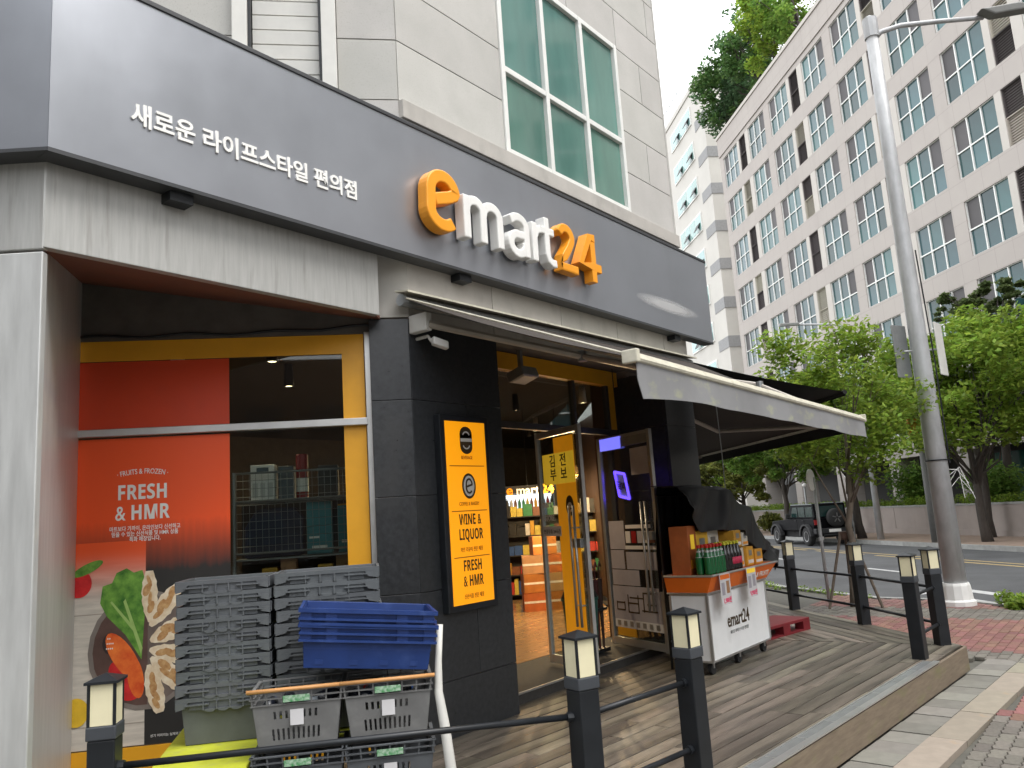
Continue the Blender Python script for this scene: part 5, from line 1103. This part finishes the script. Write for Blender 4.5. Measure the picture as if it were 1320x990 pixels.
pl0, pu0 = pane_mesh(hl), pane_mesh(hu); pud = MB().box(-WWD / 6 + fr_, WWD / 6 - fr_, -.145, -.13, -hu / 2 + fr_, hu / 2 - fr_).build('pane', [fdark], link=False)
joined = {}
for side in (0, 1):
    j = MB()
    for k in range(3):
        for z, hh in ((hl / 2, hl), (hl + hu / 2, hu)):
            dk = (hh == hu) and ((k == 2) if side else (k == 0)); j.box(k * WWD / 3 + fr_, (k + 1) * WWD / 3 - fr_, -.145, -.13, z - hh / 2 + fr_, z + hh / 2 - fr_, 1 if dk else 0)
    joined[side] = j.build('panes', [fglass, fdark], link=False)
npane = 0
for r_, z in enumerate(rows):
    for x, side in wins:
        if x < 12 and r_ > 3: continue
        w_ = place(wf0, 'window', ob, (x, 0, z))
        if x > 19 and x < 47 and r_ < 6 and npane < 294:
            for k in range(3):
                place(pl0, 'pane', w_, (WWD / 6 + k * WWD / 3, rnd.uniform(-.006, .006), hl / 2)); dk = (k == 2) if side else (k == 0)
                place(pud if dk else pu0, 'pane', w_, (WWD / 6 + k * WWD / 3, rnd.uniform(-.006, .006), hl + hu / 2)); npane += 2
        else: tag(place(joined[side], 'panes', w_), kind='stuff')
lvb = mat('louvre_beige', (.40, .37, .31), .7, var=.1, rnd_obj=.1); lvd = mat('louvre_dark', (.075, .062, .062), .7, var=.15, rnd_obj=.15)
def louvre_mesh(m):
    l = MB(); ww = 2.05 - .84
    for k in range(11): l.extrude([(.03, -.12, k * .118), (ww - .03, -.12, k * .118), (ww - .03, -.19, k * .118 + .1), (.03, -.19, k * .118 + .1)], (0, -.015, 0))
    l.box(0, ww, -.25, -.22, 0, 1.3).box(0, .04, -.22, -.05, 0, 1.3).box(ww - .04, ww, -.22, -.05, 0, 1.3).box(.04, ww - .04, -.219, -.052, 1.26, 1.3); return l.build('louvre', m, link=False)
lv_b, lv_d = louvre_mesh(lvb), louvre_mesh(lvd)
for i, (a, b) in enumerate(louvs):
    for r_, z in enumerate(rows):
        if a < 15: continue
        for h_ in (0, 1): place(lv_d if (i + r_ * 2 + h_) % 5 > 1 else lv_b, 'louvre', ob, (a + .42, 0, z + .005 + h_ * 1.31))
# ground floor: columns, dark glazed bays behind a colonnade
MB().box(S_BEG, S_END, -6, -2.2, 0, 4.09).build('ground_floor_wall', mat('podium_dark', (.035, .033, .032), .5, var=.3, scale=.6), ob)
for k in range(14): MB().box(-18 + 5.9 * k, -17.1 + 5.9 * k, -1.2, -.02, 0, 4.09).build('column', stonej, ob)
for x0, x1 in ((33.2, 36.4), (24, 27)): MB().box(x0, x1, -2.19, -2.15, .2, 3.4).build('green_glazing', mat('podium_green', (.01, .11, .085), .25, var=.3, scale=.8), ob)
# taller block behind, further up the street
fb2 = thing('far_block', 'taller pale banded block with open casements beyond the office block', 'building', tuple(st(66, 26.3, GZ)), STA)
pale = mat('far_stone', (.52, .50, .46), .8, var=.06, scale=.5); bandg = mat('far_band', (.27, .27, .27), .8)
FH = 40.8
MB().box(0, 30, -20, 0, 0, FH).build('wall', pale, fb2); MB().box(-.1, 30, -20, .1, FH, FH + .5).build('parapet', pale, fb2)
rl_ = MB()
for k in range(20): rl_.box(5 + k * 1.2, 5.06 + k * 1.2, .0, .06, FH + .5, FH + 2)
rl_.box(5, 29, .0, .07, FH + 1.95, FH + 2.05).build('roof_railing', greymetal, fb2)
for k in range(10):
    z = 5.5 + 3.55 * k; MB().box(-.03, 2.4, .001, .04, z - .9, z + .1).build('grey_band', bandg, fb2); MB().box(-.06, -.002, -20, .0, z - .9, z + .1).build('grey_band', bandg, fb2)
    for j in range(3):
        x = 3.2 + 8.2 * j; w_ = MB().box(x, x + 6.2, .002, .1, z + .35, z + 2.2).build('window', fwhite, fb2)
        for q_ in range(4): MB().box(x + .12 + q_ * 1.53, x + 1.5 + q_ * 1.53, .101, .12, z + .5, z + 2.05).build('pane', mat('far_glass', (.22, .38, .36), .1, var=.2, rnd_obj=.2), w_)
        for q_ in (0, 2): MB().extrude([(x + .3 + q_ * 1.53, .13, z + 1.2), (x + 1.2 + q_ * 1.53, .13, z + 1.2), (x + 1.2 + q_ * 1.53, .5, z + .5), (x + .3 + q_ * 1.53, .5, z + .5)], (0, .03, .03)).build('open_casement', fdark, w_)
    for jx in (-3, -7, -11): MB().box(-.05, .0, jx - 1.2, jx, z + .3, z + 2.0).build('window', fdark, fb2)

# unseen buildings added and sized so the shop glass and sign reflect something dark
def neighbour(name, label, loc, rz, L_, D_, H_, m):
    t = thing(name, label, 'building', loc, rz)
    MB().box(-L_ / 2, L_ / 2, 0, D_, 0, H_).build('wall', m, t)
    k0 = MB().box(-1.1, 1.1, -.06, -.002, 0, 1.7).build('window', fdark, link=False)
    for r_ in range(int(H_ // 3.5)):
        for c_ in range(int(L_ // 4)): place(k0, 'window', t, (-L_ / 2 + 2.2 + 4 * c_, 0, 1.2 + 3.5 * r_))
brk = mat('neighbour_brick', (.12, .085, .07), .85, var=.2, scale=2)
neighbour('unseen_corner_building', 'unseen brown brick building added behind the viewer for the window reflection', (-27, -30, GZ), R(135), 60, 12, 13, brk)
neighbour('unseen_side_building', 'unseen dark grey building added on the left to darken the sign reflection', (-22, 2, GZ), R(90), 30, 10, 24, mat('neighbour_grey', (.06, .062, .065), .85, var=.2, scale=2))

# ================================================================== planter wall and hedge on the far pavement
pwm = mat('planter_concrete', (.33, .285, .26), .85, var=.12, scale=.8, stain=((.2, .17, .15), 1.2, (1, 1, .3), .55, .6))
pwall = thing('planter_wall', 'low pinkish concrete planter wall along the far pavement', 'wall', tuple(st(0, 20.8, GZ)), STA)
for k in range(16):
    s_ = 14 + 3 * k; MB().box(s_ + .01, s_ + 2.99, -.25, 0, 0, 1.16).build('wall_panel', pwm, pwall, bevel=.01); MB().box(s_, s_ + 3, -.3, .04, 1.161, 1.235).build('coping', kerbm, pwall); MB().box(s_, s_ + 3, .001, .06, 0, .22).build('plinth', pwm, pwall)
MB().box(14, 62, -3.9, -.26, 0, 1.0).build('soil', mat('soil', (.06, .045, .03), .95), pwall)

# ================================================================== foliage
def leaves(mb, clumps, n, size, r2, flat=.75):
    tot = sum(c[3] ** 2 for c in clumps)
    for cx, cy, cz, cr in clumps:
        k = int(n * cr ** 2 / tot)
        for _ in range(k):
            d = Vector((r2.gauss(0, 1), r2.gauss(0, 1), r2.gauss(0, 1))).normalized() * cr * (r2.random() ** .45); d.z *= flat
            c = Vector((cx, cy, cz)) + d; s = size * r2.uniform(.6, 1.35)
            u = Vector((r2.gauss(0, 1), r2.gauss(0, 1), r2.gauss(0, .55))).normalized(); v = u.cross(Vector((r2.gauss(0, .5), r2.gauss(0, .5), 1))).normalized()
            o = len(mb.v); mb.v += [c - u * s, c + v * s * .55, c + u * s, c - v * s * .55]; mb.f.append((o, o + 1, o + 2, o + 3)); mb.m.append(0)
lfA = leafmat('leaf_bright', (.22, .32, .045)); lfB = leafmat('leaf_mid', (.16, .27, .05)); lfC = leafmat('leaf_dark', (.09, .17, .05)); lfD = leafmat('leaf_olive', (.19, .21, .05)); lfP = leafmat('leaf_pine', (.12, .16, .06)); lfR = leafmat('leaf_blue', (.10, .18, .085))
bark = mat('bark', (.055, .045, .038), .9, var=.3, scale=12, stretch=(1, 1, .3), bump=.5); bark2 = mat('bark_young', (.16, .13, .10), .9, var=.25, scale=12, stretch=(1, 1, .3), bump=.4)
def tree(name, label, base, h, trunk_h, r0, crown, nleaf, size, lm, bm=bark, seed=1, lean=(0, 0), nclump=18, flat=.75, limbs=9):
    """crown = (rx, ry, rz, centre height)"""
    r2 = random.Random(seed); t = thing(name, label, 'tree', tuple(base)); rx, ry, rz, cz = crown
    tp = [Vector((lean[0] * k / 4 + r2.uniform(-.05, .05) * (k > 0), lean[1] * k / 4 + r2.uniform(-.05, .05) * (k > 0), trunk_h * k / 4 - .05)) for k in range(5)]
    tk = MB().tube([tp[0] - Vector((0, 0, .03)), *tp[1:], tp[4] + Vector((lean[0] * .3, lean[1] * .3, (cz - trunk_h) * .7))], [r0 * 1.35, r0 * 1.0, r0 * .92, r0 * .85, r0 * .78, r0 * .3], 9)
    clumps = []
    for k in range(nclump):
        d = Vector((r2.gauss(0, 1), r2.gauss(0, 1), r2.gauss(0, 1))).normalized() * (.35 + .65 * r2.random() ** .6)
        clumps.append((lean[0] + d.x * rx, lean[1] + d.y * ry, cz + d.z * rz, r2.uniform(.14, .40) * min(rx, rz)))
    for k in range(limbs):
        c = clumps[k % len(clumps)]; a = tp[3].lerp(tp[4] + Vector((0, 0, (cz - trunk_h) * .4)), r2.random()); e = Vector(c[:3]); mid = a.lerp(e, .5) + Vector((r2.uniform(-.15, .15), r2.uniform(-.15, .15), -.1 * r2.random())) * rx * .6
        tk.tube([a, mid, e], [r0 * .30, r0 * .20, r0 * .07], 6)
        for q_ in range(2):
            e2 = e + Vector((r2.uniform(-1, 1), r2.uniform(-1, 1), r2.uniform(0, .8))) * c[3] * 1.3; tk.tube([mid.lerp(e, r2.random() * .7), e2], [r0 * .14, r0 * .03], 5)
    tk.build('trunk', bm, t, smooth=True)
    m = MB(); leaves(m, clumps, nleaf, size, r2, flat); m.build('crown', lm, t)
    return t
tree('street_tree', 'young street tree with stake supports beside the street lamp', st(13.45, 7.05, GZ), 4.8, 1.9, .065, (1.25, 1.25, 1.6, 3.55), 13000, .05, lfA, bark2, 3, (-.15, -.2), 75, .8)
stk = thing('tree_stakes', 'brown wooden stakes propping up the young street tree', 'stake', tuple(st(13.45, 7.05, GZ)))
wdm = mat('stake_wood', (.13, .10, .075), .85, var=.25, scale=14)
for k, a in enumerate((20, 140, 260)): MB().tube([(.48 * math.cos(R(a)), .48 * math.sin(R(a)), 0), (.09 * math.cos(R(a)), .09 * math.sin(R(a)), 1.25)], .024, 7).build('stake', wdm, stk)
MB().lathe([(.10, 1.13), (.115, 1.16), (.115, 1.24), (.10, 1.27)], (0, 0, 0), 10).build('binding', mat('rope', (.10, .06, .045), .9), stk)
tree('street_tree', 'leafy street tree with spreading crown at the right edge of the photo', st(25.9, 18.6, GZ), 9, 2.3, .15, (3.4, 3.4, 2.7, 5.5), 19000, .11, lfA, bark, 5, (.1, .1), 90, .65, 22)
tree('street_tree', 'street tree behind the right edge tree close to the planter wall', st(27.9, 20.2, GZ), 8.5, 2.9, .14, (3.0, 3.0, 2.4, 6.0), 11000, .12, lfA, bark, 8, (.2, .0), 55, .7, 12)
tree('street_tree', 'dark trunked street tree behind the young staked tree', st(37.1, 19.9, GZ), 7.5, 3.2, .15, (3.0, 3.0, 2.2, 5.8), 10000, .14, lfB, bark, 11, (.3, -.1), 55, .7, 12)
tree('street_tree', 'street tree with dark trunk just right of the parked black car', st(33.1, 18.1, GZ), 7, 2.6, .16, (2.7, 2.7, 2.0, 5.2), 11000, .13, lfA, bark, 13, (-.1, .2), 55, .7, 12)
tree('street_tree', 'tree with dark green crown above the parked black car', st(40.5, 18.2, GZ), 6.4, 2.3, .15, (3.4, 3.4, 1.9, 4.7), 16000, .12, lfB, bark, 17, (0, 0), 70, .7, 12)
tree('street_tree', 'olive yellow tree left of the parked black car', st(46.5, 18.3, GZ), 5.6, 1.9, .15, (4.0, 4.0, 1.7, 3.6), 17000, .12, lfD, bark, 19, (0, 0), 75, .7, 12)
tree('street_tree', 'pale green tree under the far end of the side awning', st(54, 18.4, GZ), 5.6, 1.9, .15, (4.2, 4.2, 1.9, 4.0), 17000, .13, lfA, bark, 23, (0, 0), 75, .7, 12)
tree('street_tree', 'farthest olive tree seen just above the black drape', st(62, 18.4, GZ), 6, 2, .16, (4.4, 4.4, 2.2, 4.6), 14000, .15, lfD, bark, 29, (0, 0), 70, .7, 10)
tree('pine_tree', 'flat topped pine behind the right edge trees', st(30.2, 23.0, GZ + 1), 10, 7.2, .16, (2.3, 2.3, .8, 8.4), 7000, .10, lfP, bark, 31, (.2, -.2), 60, .5, 14)
rt = [(64.0, 26.6, 7.5, lfR, 'leftmost rooftop tree on the office block'), (60.2, 26.3, 9.5, lfC, 'second rooftop tree on the office block'), (57.2, 27.0, 11.5, lfR, 'third rooftop tree on the office block, the tallest'), (54.2, 26.4, 9.5, lfC, 'fourth rooftop tree on the office block'), (51.0, 26.3, 8.6, lfA, 'bright green rooftop tree on the office block'), (47.8, 26.5, 8.0, lfB, 'rightmost rooftop tree on the office block')]
for k, (s_, n_, h, lm, lb_) in enumerate(rt): tree('rooftop_tree', lb_, st(min(s_, 59.5), n_, GZ + ROOF), h, h * .2, .2, (2.5, 2.5, h * .45, h * .52), 4200, .17, lm, bark, 41 + k, ((s_ - min(s_, 59.5)) * .4 * SA.x, (s_ - min(s_, 59.5)) * .4 * SA.y), 46, .9, 10)
def shrub(label, base, rx, ry, rz, n, size, lm, seed, name='shrub'):
    r2 = random.Random(seed); t = thing(name, label, 'shrub', tuple(base)); m = MB()
    leaves(m, [(r2.uniform(-rx, rx) * .75, r2.uniform(-ry, ry) * .75, rz * r2.uniform(.25, .85), rz * r2.uniform(.35, .55)) for _ in range(14)], n, size, r2); m.build('foliage', lm, t)
    b = MB()
    for k in range(4): b.tube([(r2.uniform(-.1, .1), r2.uniform(-.1, .1), -.05), (r2.uniform(-rx, rx) * .5, r2.uniform(-ry, ry) * .5, rz * .6)], [.03, .01], 5)
    b.build('stems', bark, t)
shrub('rounded dark shrub behind the planter wall left of the lamp pole', st(35.0, 22.2, GZ + 1), 1.1, .9, 1.9, 4000, .09, lfB, 51)
shrub('rounded shrub behind the planter wall right of the lamp pole', st(30.4, 22.4, GZ + 1), 1.0, .9, 1.7, 4000, .09, lfB, 52)
shrub('low bush under the olive tree beyond the parked car', st(47, 20.2, GZ), 2.2, .6, 1.1, 3500, .1, lfD, 53)
shrub('low bush at the foot of the far colonnade column', st(53, 20.2, GZ), 2.6, .6, 1.2, 3500, .1, lfB, 54)
hd = MB(); r2 = random.Random(60)
leaves(hd, [(*(st(15 + k * .42, 21.15 + r2.uniform(-.12, .25), GZ + 1.3 + r2.uniform(-.05, .12))), .33) for k in range(105)], 21000, .05, r2)
tag(hd.build('hedge', lfA), 'clipped low hedge growing along the top of the planter wall', 'hedge', kind='stuff')
wd_ = MB(); r2 = random.Random(61); leaves(wd_, [(*st(11.9 + r2.uniform(-.3, .3), 8.95 + r2.uniform(-.18, .2), GZ - .02 + r2.uniform(0, .15)), .17) for k in range(12)], 1300, .045, r2); leaves(wd_, [(*st(14.5 + k * .3, kerb_n(14.5 + k * .3) - .05 + r2.uniform(-.1, .1), GZ + .0), .12) for k in range(34)], 1500, .03, r2)
tag(wd_.build('kerb_weeds', lfA), 'green weeds growing at the kerb by the lamp pole foot', 'weeds', kind='stuff')

# ================================================================== street lamps, posts
galv = mat('galvanised', (.45, .455, .46), .5, metal=.2, var=.15, scale=6, stretch=(1, 1, .5), stain=((.38, .385, .385), 5, (3, 3, .4), .55, .8))
lp1 = thing('street_lamp', 'tall galvanised street lamp with stepped foot near the deck corner', 'street lamp', (14.945, 2.843, GZ))
MB().lathe([(.27, 0), (.27, .07), (.235, .10), (.215, .32), (.20, .36)], (0, 0, 0), 12).build('foot', white, lp1)
MB().tube([(0, 0, .34), (0, 0, 4), (0, 0, 7.6), (0, 0, 10.5)], [.175, .15, .122, .105], 12).build('pole', galv, lp1, smooth=True)
ar = crt.copy(); ar.z = 0; ar.normalize(); arm_end = ar * 2.1 + Vector((0, 0, 10.40))
MB().tube([(0, 0, 10.1), ar * .18 + Vector((0, 0, 10.24)), ar * .55 + Vector((0, 0, 10.34)), ar * 1.3 + Vector((0, 0, 10.38)), arm_end], [.05, .05, .048, .045, .042], 8).build('arm', galv, lp1, smooth=True)
MB().lathe([(.13, 10.12), (.13, 10.5), (.04, 10.56)], (0, 0, 0), 12).build('collar', galv, lp1)
MB().extrude([arm_end + ar * -.15 + Vector((0, 0, .06)), arm_end + ar * .55 + Vector((0, 0, .15)), arm_end + ar * .85 + Vector((0, 0, .1)), arm_end + ar * .85 + Vector((0, 0, .02)), arm_end + ar * .1 + Vector((0, 0, -.07))], fwd.cross(Vector((0, 0, 1))).cross(Vector((0, 0, 1))).normalized() * .22).build('lamp_head', mat('lamp_head', (.16, .16, .15), .5), lp1, bevel=.03)
MB().tube([(-.05, -.2, 2.3), (.02, -.2, 4), (-.02, -.17, 6)], .012, 6).build('cable', black, lp1)
MB().lathe([(.185, 2.35), (.187, 2.37)], (0, 0, 0), 12).build('strap', black, lp1)
ty = MB(); r2 = random.Random(5)
for k in range(4): a = ar * .17 + Vector((0, 0, 1.9 + .1 * k)); ty.tube([a, a + ar * r2.uniform(.1, .2) + Vector((0, 0, r2.uniform(-.1, .25))), a + ar * r2.uniform(.2, .4) + Vector((0, 0, r2.uniform(-.45, -.1)))], .005, 5)
ty.build('loose_ties', white, lp1)
for sx_, m_, lb_ in ((-1, greymetal, 'left'), (1, offwhite, 'right')):
    c = Vector((14.945, 2.843, GZ + 4.25)) + ar * (.34 * sx_ + .02); t = thing('sign_plate', 'upright grey sign plate fixed high on the %s of the street lamp pole' % lb_, 'sign', tuple(c)); nrm = (ar * (.9 if sx_ < 0 else .5) + Vector((0, 0, 1)).cross(ar) * .5).normalized()
    MB().obox((0, 0, 0), nrm * .19, Vector((0, 0, 1)).cross(nrm) * .012, (0, 0, .46)).build('plate', m_, t, bevel=.01); MB().tube([ar * (-.05 * sx_), ar * (-.22 * sx_)], .016, 6).build('bracket', galv, t)
lp2 = thing('street_lamp', 'smaller looking street lamp with arm reaching left over the far trees', 'street lamp', tuple(st(31.5, 18.0, GZ)))
q2 = st(31.5, 18.0, GZ); MB().tube([(0, 0, 0), (0, 0, 5), (0, 0, 8.6)], [.14, .11, .08], 10).build('pole', galv, lp2, smooth=True)
a2 = -ar; MB().tube([(0, 0, 8.4), a2 * .15 + Vector((0, 0, 8.85)), a2 * .7 + Vector((0, 0, 9.05)), a2 * 2.3 + Vector((0, 0, 9.15))], [.06, .055, .05, .045], 8).build('arm', galv, lp2, smooth=True)
MB().obox(a2 * 2.65 + Vector((0, 0, 9.17)), a2 * .42, fwd * .13, (0, 0, .07)).build('lamp_head', mat('lamp_head2', (.2, .2, .19), .5), lp2, bevel=.03)
gp = thing('utility_post', 'dull grey post standing behind the tall street lamp', 'post', tuple(st(27.4, 17.75, GZ)))
MB().tube([(0, 0, 0), (0, 0, 4.0)], [.19, .16], 10).build('shaft', mat('post_grey', (.12, .12, .115), .8), gp, smooth=True); MB().obox((-.1, .1, 4.15), crt * .32, fwd * .05, (0, 0, .3)).build('yellow_plate', mat('plate_amber', (.5, .22, .02), .6), gp)
sp_ = thing('sign_post', 'slim silver signpost with small round mirror beside the staked tree', 'post', tuple(st(14.25, 7.0, GZ)))
MB().tube([(0, 0, 0), (-.03, 0, 2.25)], .03, 8).build('shaft', galv, sp_, smooth=True); MB().lathe([(.0, 0), (.2, -.01), (.2, .02), (.0, .05)], (-.16, 0, 2.2), 18, axis='y').xf(lambda p: p).build('mirror', white, sp_); MB().box(-.12, .12, -.012, .012, 1.1, 1.16).build('cross_bar', galv, sp_)

# ================================================================== parked black off-road car
JP = st(32.9, 16.38, RZ); car = thing('parked_car', 'black boxy off-road car with spare wheel on its rear door', 'car', tuple(JP), STA)
cp = mat('car_black', (.004, .004, .005), .5, var=.1, spec=.06); cpl = mat('car_plastic', (.014, .014, .015), .65); cgl = mat('car_glass', (.012, .03, .028), .1, spec=.35); tyre = mat('tyre', (.018, .018, .018), .85); rim = mat('wheel_rim', (.22, .22, .22), .35, metal=.7); tail = mat('tail_red', (.25, .01, .012), .3); strim = mat('roof_trim', (.16, .18, .175), .35, metal=.4)
# local: x forward, y left, origin on the road under the rear axle centre
def ptrap(y0, y1, side_pts, m, name, par=car, bev=.03): return MB().extrude([(x, y0, z) for x, z in side_pts], (0, y1 - y0, 0)).build(name, m, par, bevel=bev)
ptrap(-.78, .78, [(-.62, .62), (-.66, 1.14), (1.95, 1.14), (2.2, 1.10), (3.45, 1.04), (3.55, .95), (3.55, .62)], cp, 'body')
ptrap(-.70, .70, [(-.62, 1.145), (-.56, 1.70), (-.48, 1.735), (1.50, 1.735), (1.60, 1.70), (1.98, 1.145)], cp, 'cabin', bev=.025)
for sy in (-1, 1):
    d = car
    for k, (x0, x1, nm) in enumerate(((-.46, .16, 'rear_side_window'), (.26, .86, 'rear_door_window'), (.95, 1.55, 'front_door_window'))):
        xt = x1 - (.18 if k == 2 else 0); MB().extrude([(x0, sy * .701, 1.20), (x1 + (.1 if k == 2 else 0), sy * .701, 1.20), (xt, sy * .701, 1.62), (x0, sy * .701, 1.62)], (0, sy * .006, 0)).build(nm, cgl, car)
    for x0, x1 in ((.22, .88), (.91, 1.72)):
        dd = MB().box(x0, x1, sy * .781 - .004, sy * .781 + .004, .66, 1.13).build('door', cp, car, bevel=.01); MB().box(x0 + .06, x0 + .2, sy * .79 - .006, sy * .79 + .012, 1.04, 1.075).build('handle', cpl, dd)
    MB().box(-.5, 1.5, sy * .69 - .02, sy * .69 + .02, 1.715, 1.75).build('roof_rail', strim, car)
    MB().box(-.635, -.60, sy * .62 - .08, sy * .62 + .08, .90, 1.06).box(-.67, -.655, sy * .70 - .07, sy * .70 + .07, .88, 1.08).build('tail_light', tail, car)
    MB().box(1.55, 1.68, sy * .86 - .10, sy * .86 + .10, 1.15, 1.36).build('wing_mirror', cpl, car, bevel=.03)
    for x in (0, 2.95):
        wl = MB().lathe([(.20, -.12), (.37, -.12), (.40, -.06), (.40, .06), (.37, .12), (.20, .12)], (x, sy * .74, .40), 24, axis='y').build('wheel', tyre, car, smooth=True); MB().lathe([(.05, -.1), (.22, -.125), (.22, .125), (.05, .1)], (x, sy * .74, .40), 16, axis='y').build('rim', rim, wl)
        p = [(x + .54 * math.cos(R(a)), sy * .70, .42 + .50 * math.sin(R(a))) for a in range(0, 181, 20)]; q_ = [(x + .43 * math.cos(R(a)), sy * .70, .42 + .43 * math.sin(R(a))) for a in range(180, -1, -20)]
        MB().extrude(p + q_, (0, sy * .22, 0)).build('fender_flare', cpl, car)
MB().box(-.86, -.60, -.82, .82, .50, .72).build('rear_bumper', cpl, car, bevel=.03); MB().box(3.5, 3.75, -.8, .8, .5, .72).build('front_bumper', cpl, car, bevel=.03)
MB().box(-.64, -.625, -.60, .60, 1.2, 1.63).xf(lambda p: Vector((p.x + (p.z - 1.145) * .09 + .005, p.y, p.z))).build('rear_window', cgl, car)
sw_ = MB().lathe([(.20, -.13), (.36, -.13), (.39, -.07), (.39, .05), (.36, .1), (.2, .1)], (-.80, -.12, 1.13), 24, axis='x').build('spare_wheel', tyre, car, smooth=True)
hub = MB().lathe([(.02, -.15), (.07, -.145), (.20, -.10), (.22, -.09), (.22, .05)], (-.80, -.12, 1.13), 18, axis='x').build('rim', cpl, sw_)
sp5 = MB()
for k in range(5): a = R(72 * k + 20); sp5.obox((-.935, -.12 + .11 * math.cos(a), 1.13 + .11 * math.sin(a)), (.012, 0, 0), Vector((0, math.cos(a), math.sin(a))) * .09, Vector((0, -math.sin(a), math.cos(a))) * .02)
sp5.build('spokes', rim, sw_)
MB().box(-.875, -.862, -.26, .26, .56, .68).build('number_plate', white, car); MB().box(-.60, 3.4, -.6, .6, .34, .62).build('underbody', blackmat, car); MB().tube([(-.88, -.5, .45), (-.88, .5, .45)], .03, 6).build('tow_bar', cpl, car)
for k, (s_, n_, lb_) in enumerate(((37.4, 17.85, 'left'), (33.0, 17.7, 'right'))):
    t = thing('kerb_marker', 'slim pale kerb marker post on the %s side of the parked car' % lb_, 'post', tuple(st(s_, n_, GZ))); MB().tube([(0, 0, 0), (0, 0, 2.4 if k == 0 else 2.6)], .05, 8).build('shaft', greymetal, t); MB().lathe([(.05, 0), (.1, .04), (.1, .12), (.04, .15)], (0, 0, 2.4 if k == 0 else 2.6), 10).build('head', white, t)

# ================================================================== small fittings under the awning
fl_ = thing('floodlight', 'grey floodlight fixed under the entrance soffit', 'lamp', (6.30, 4.85, 3.0))
MB().box(-.02, .02, -.02, .02, .1, .37).build('bracket', greymetal, fl_)
MB().obox((0, -.02, .05), (.13, 0, 0), (0, .1, -.03), (0, .02, .05)).build('housing', greymetal, fl_, bevel=.012); MB().obox((0, -.045, .0), (.105, 0, 0), (0, .075, -.022), (0, .001, .004)).build('lens', mat('lamp_lens', (.55, .55, .52), .2), fl_)
dm_ = thing('ceiling_sensor', 'small white dome sensor hanging behind the entrance glazing', 'sensor', (6.22, 5.35, 2.95))
MB().lathe([(.02, .5), (.02, .08), (.055, .06), (.055, .0), (.03, -.03)], (0, 0, 0), 12).build('dome', white, dm_)
hc_ = thing('pull_cord', 'thin awning pull cord hanging beside the black corner pier', 'cord', (9.45, 4.2, 1.75))
MB().tube([(0, 0, 0), (.01, 0, .5), (-.01, 0, 1.25)], .006, 5).build('cord', greymetal, hc_)
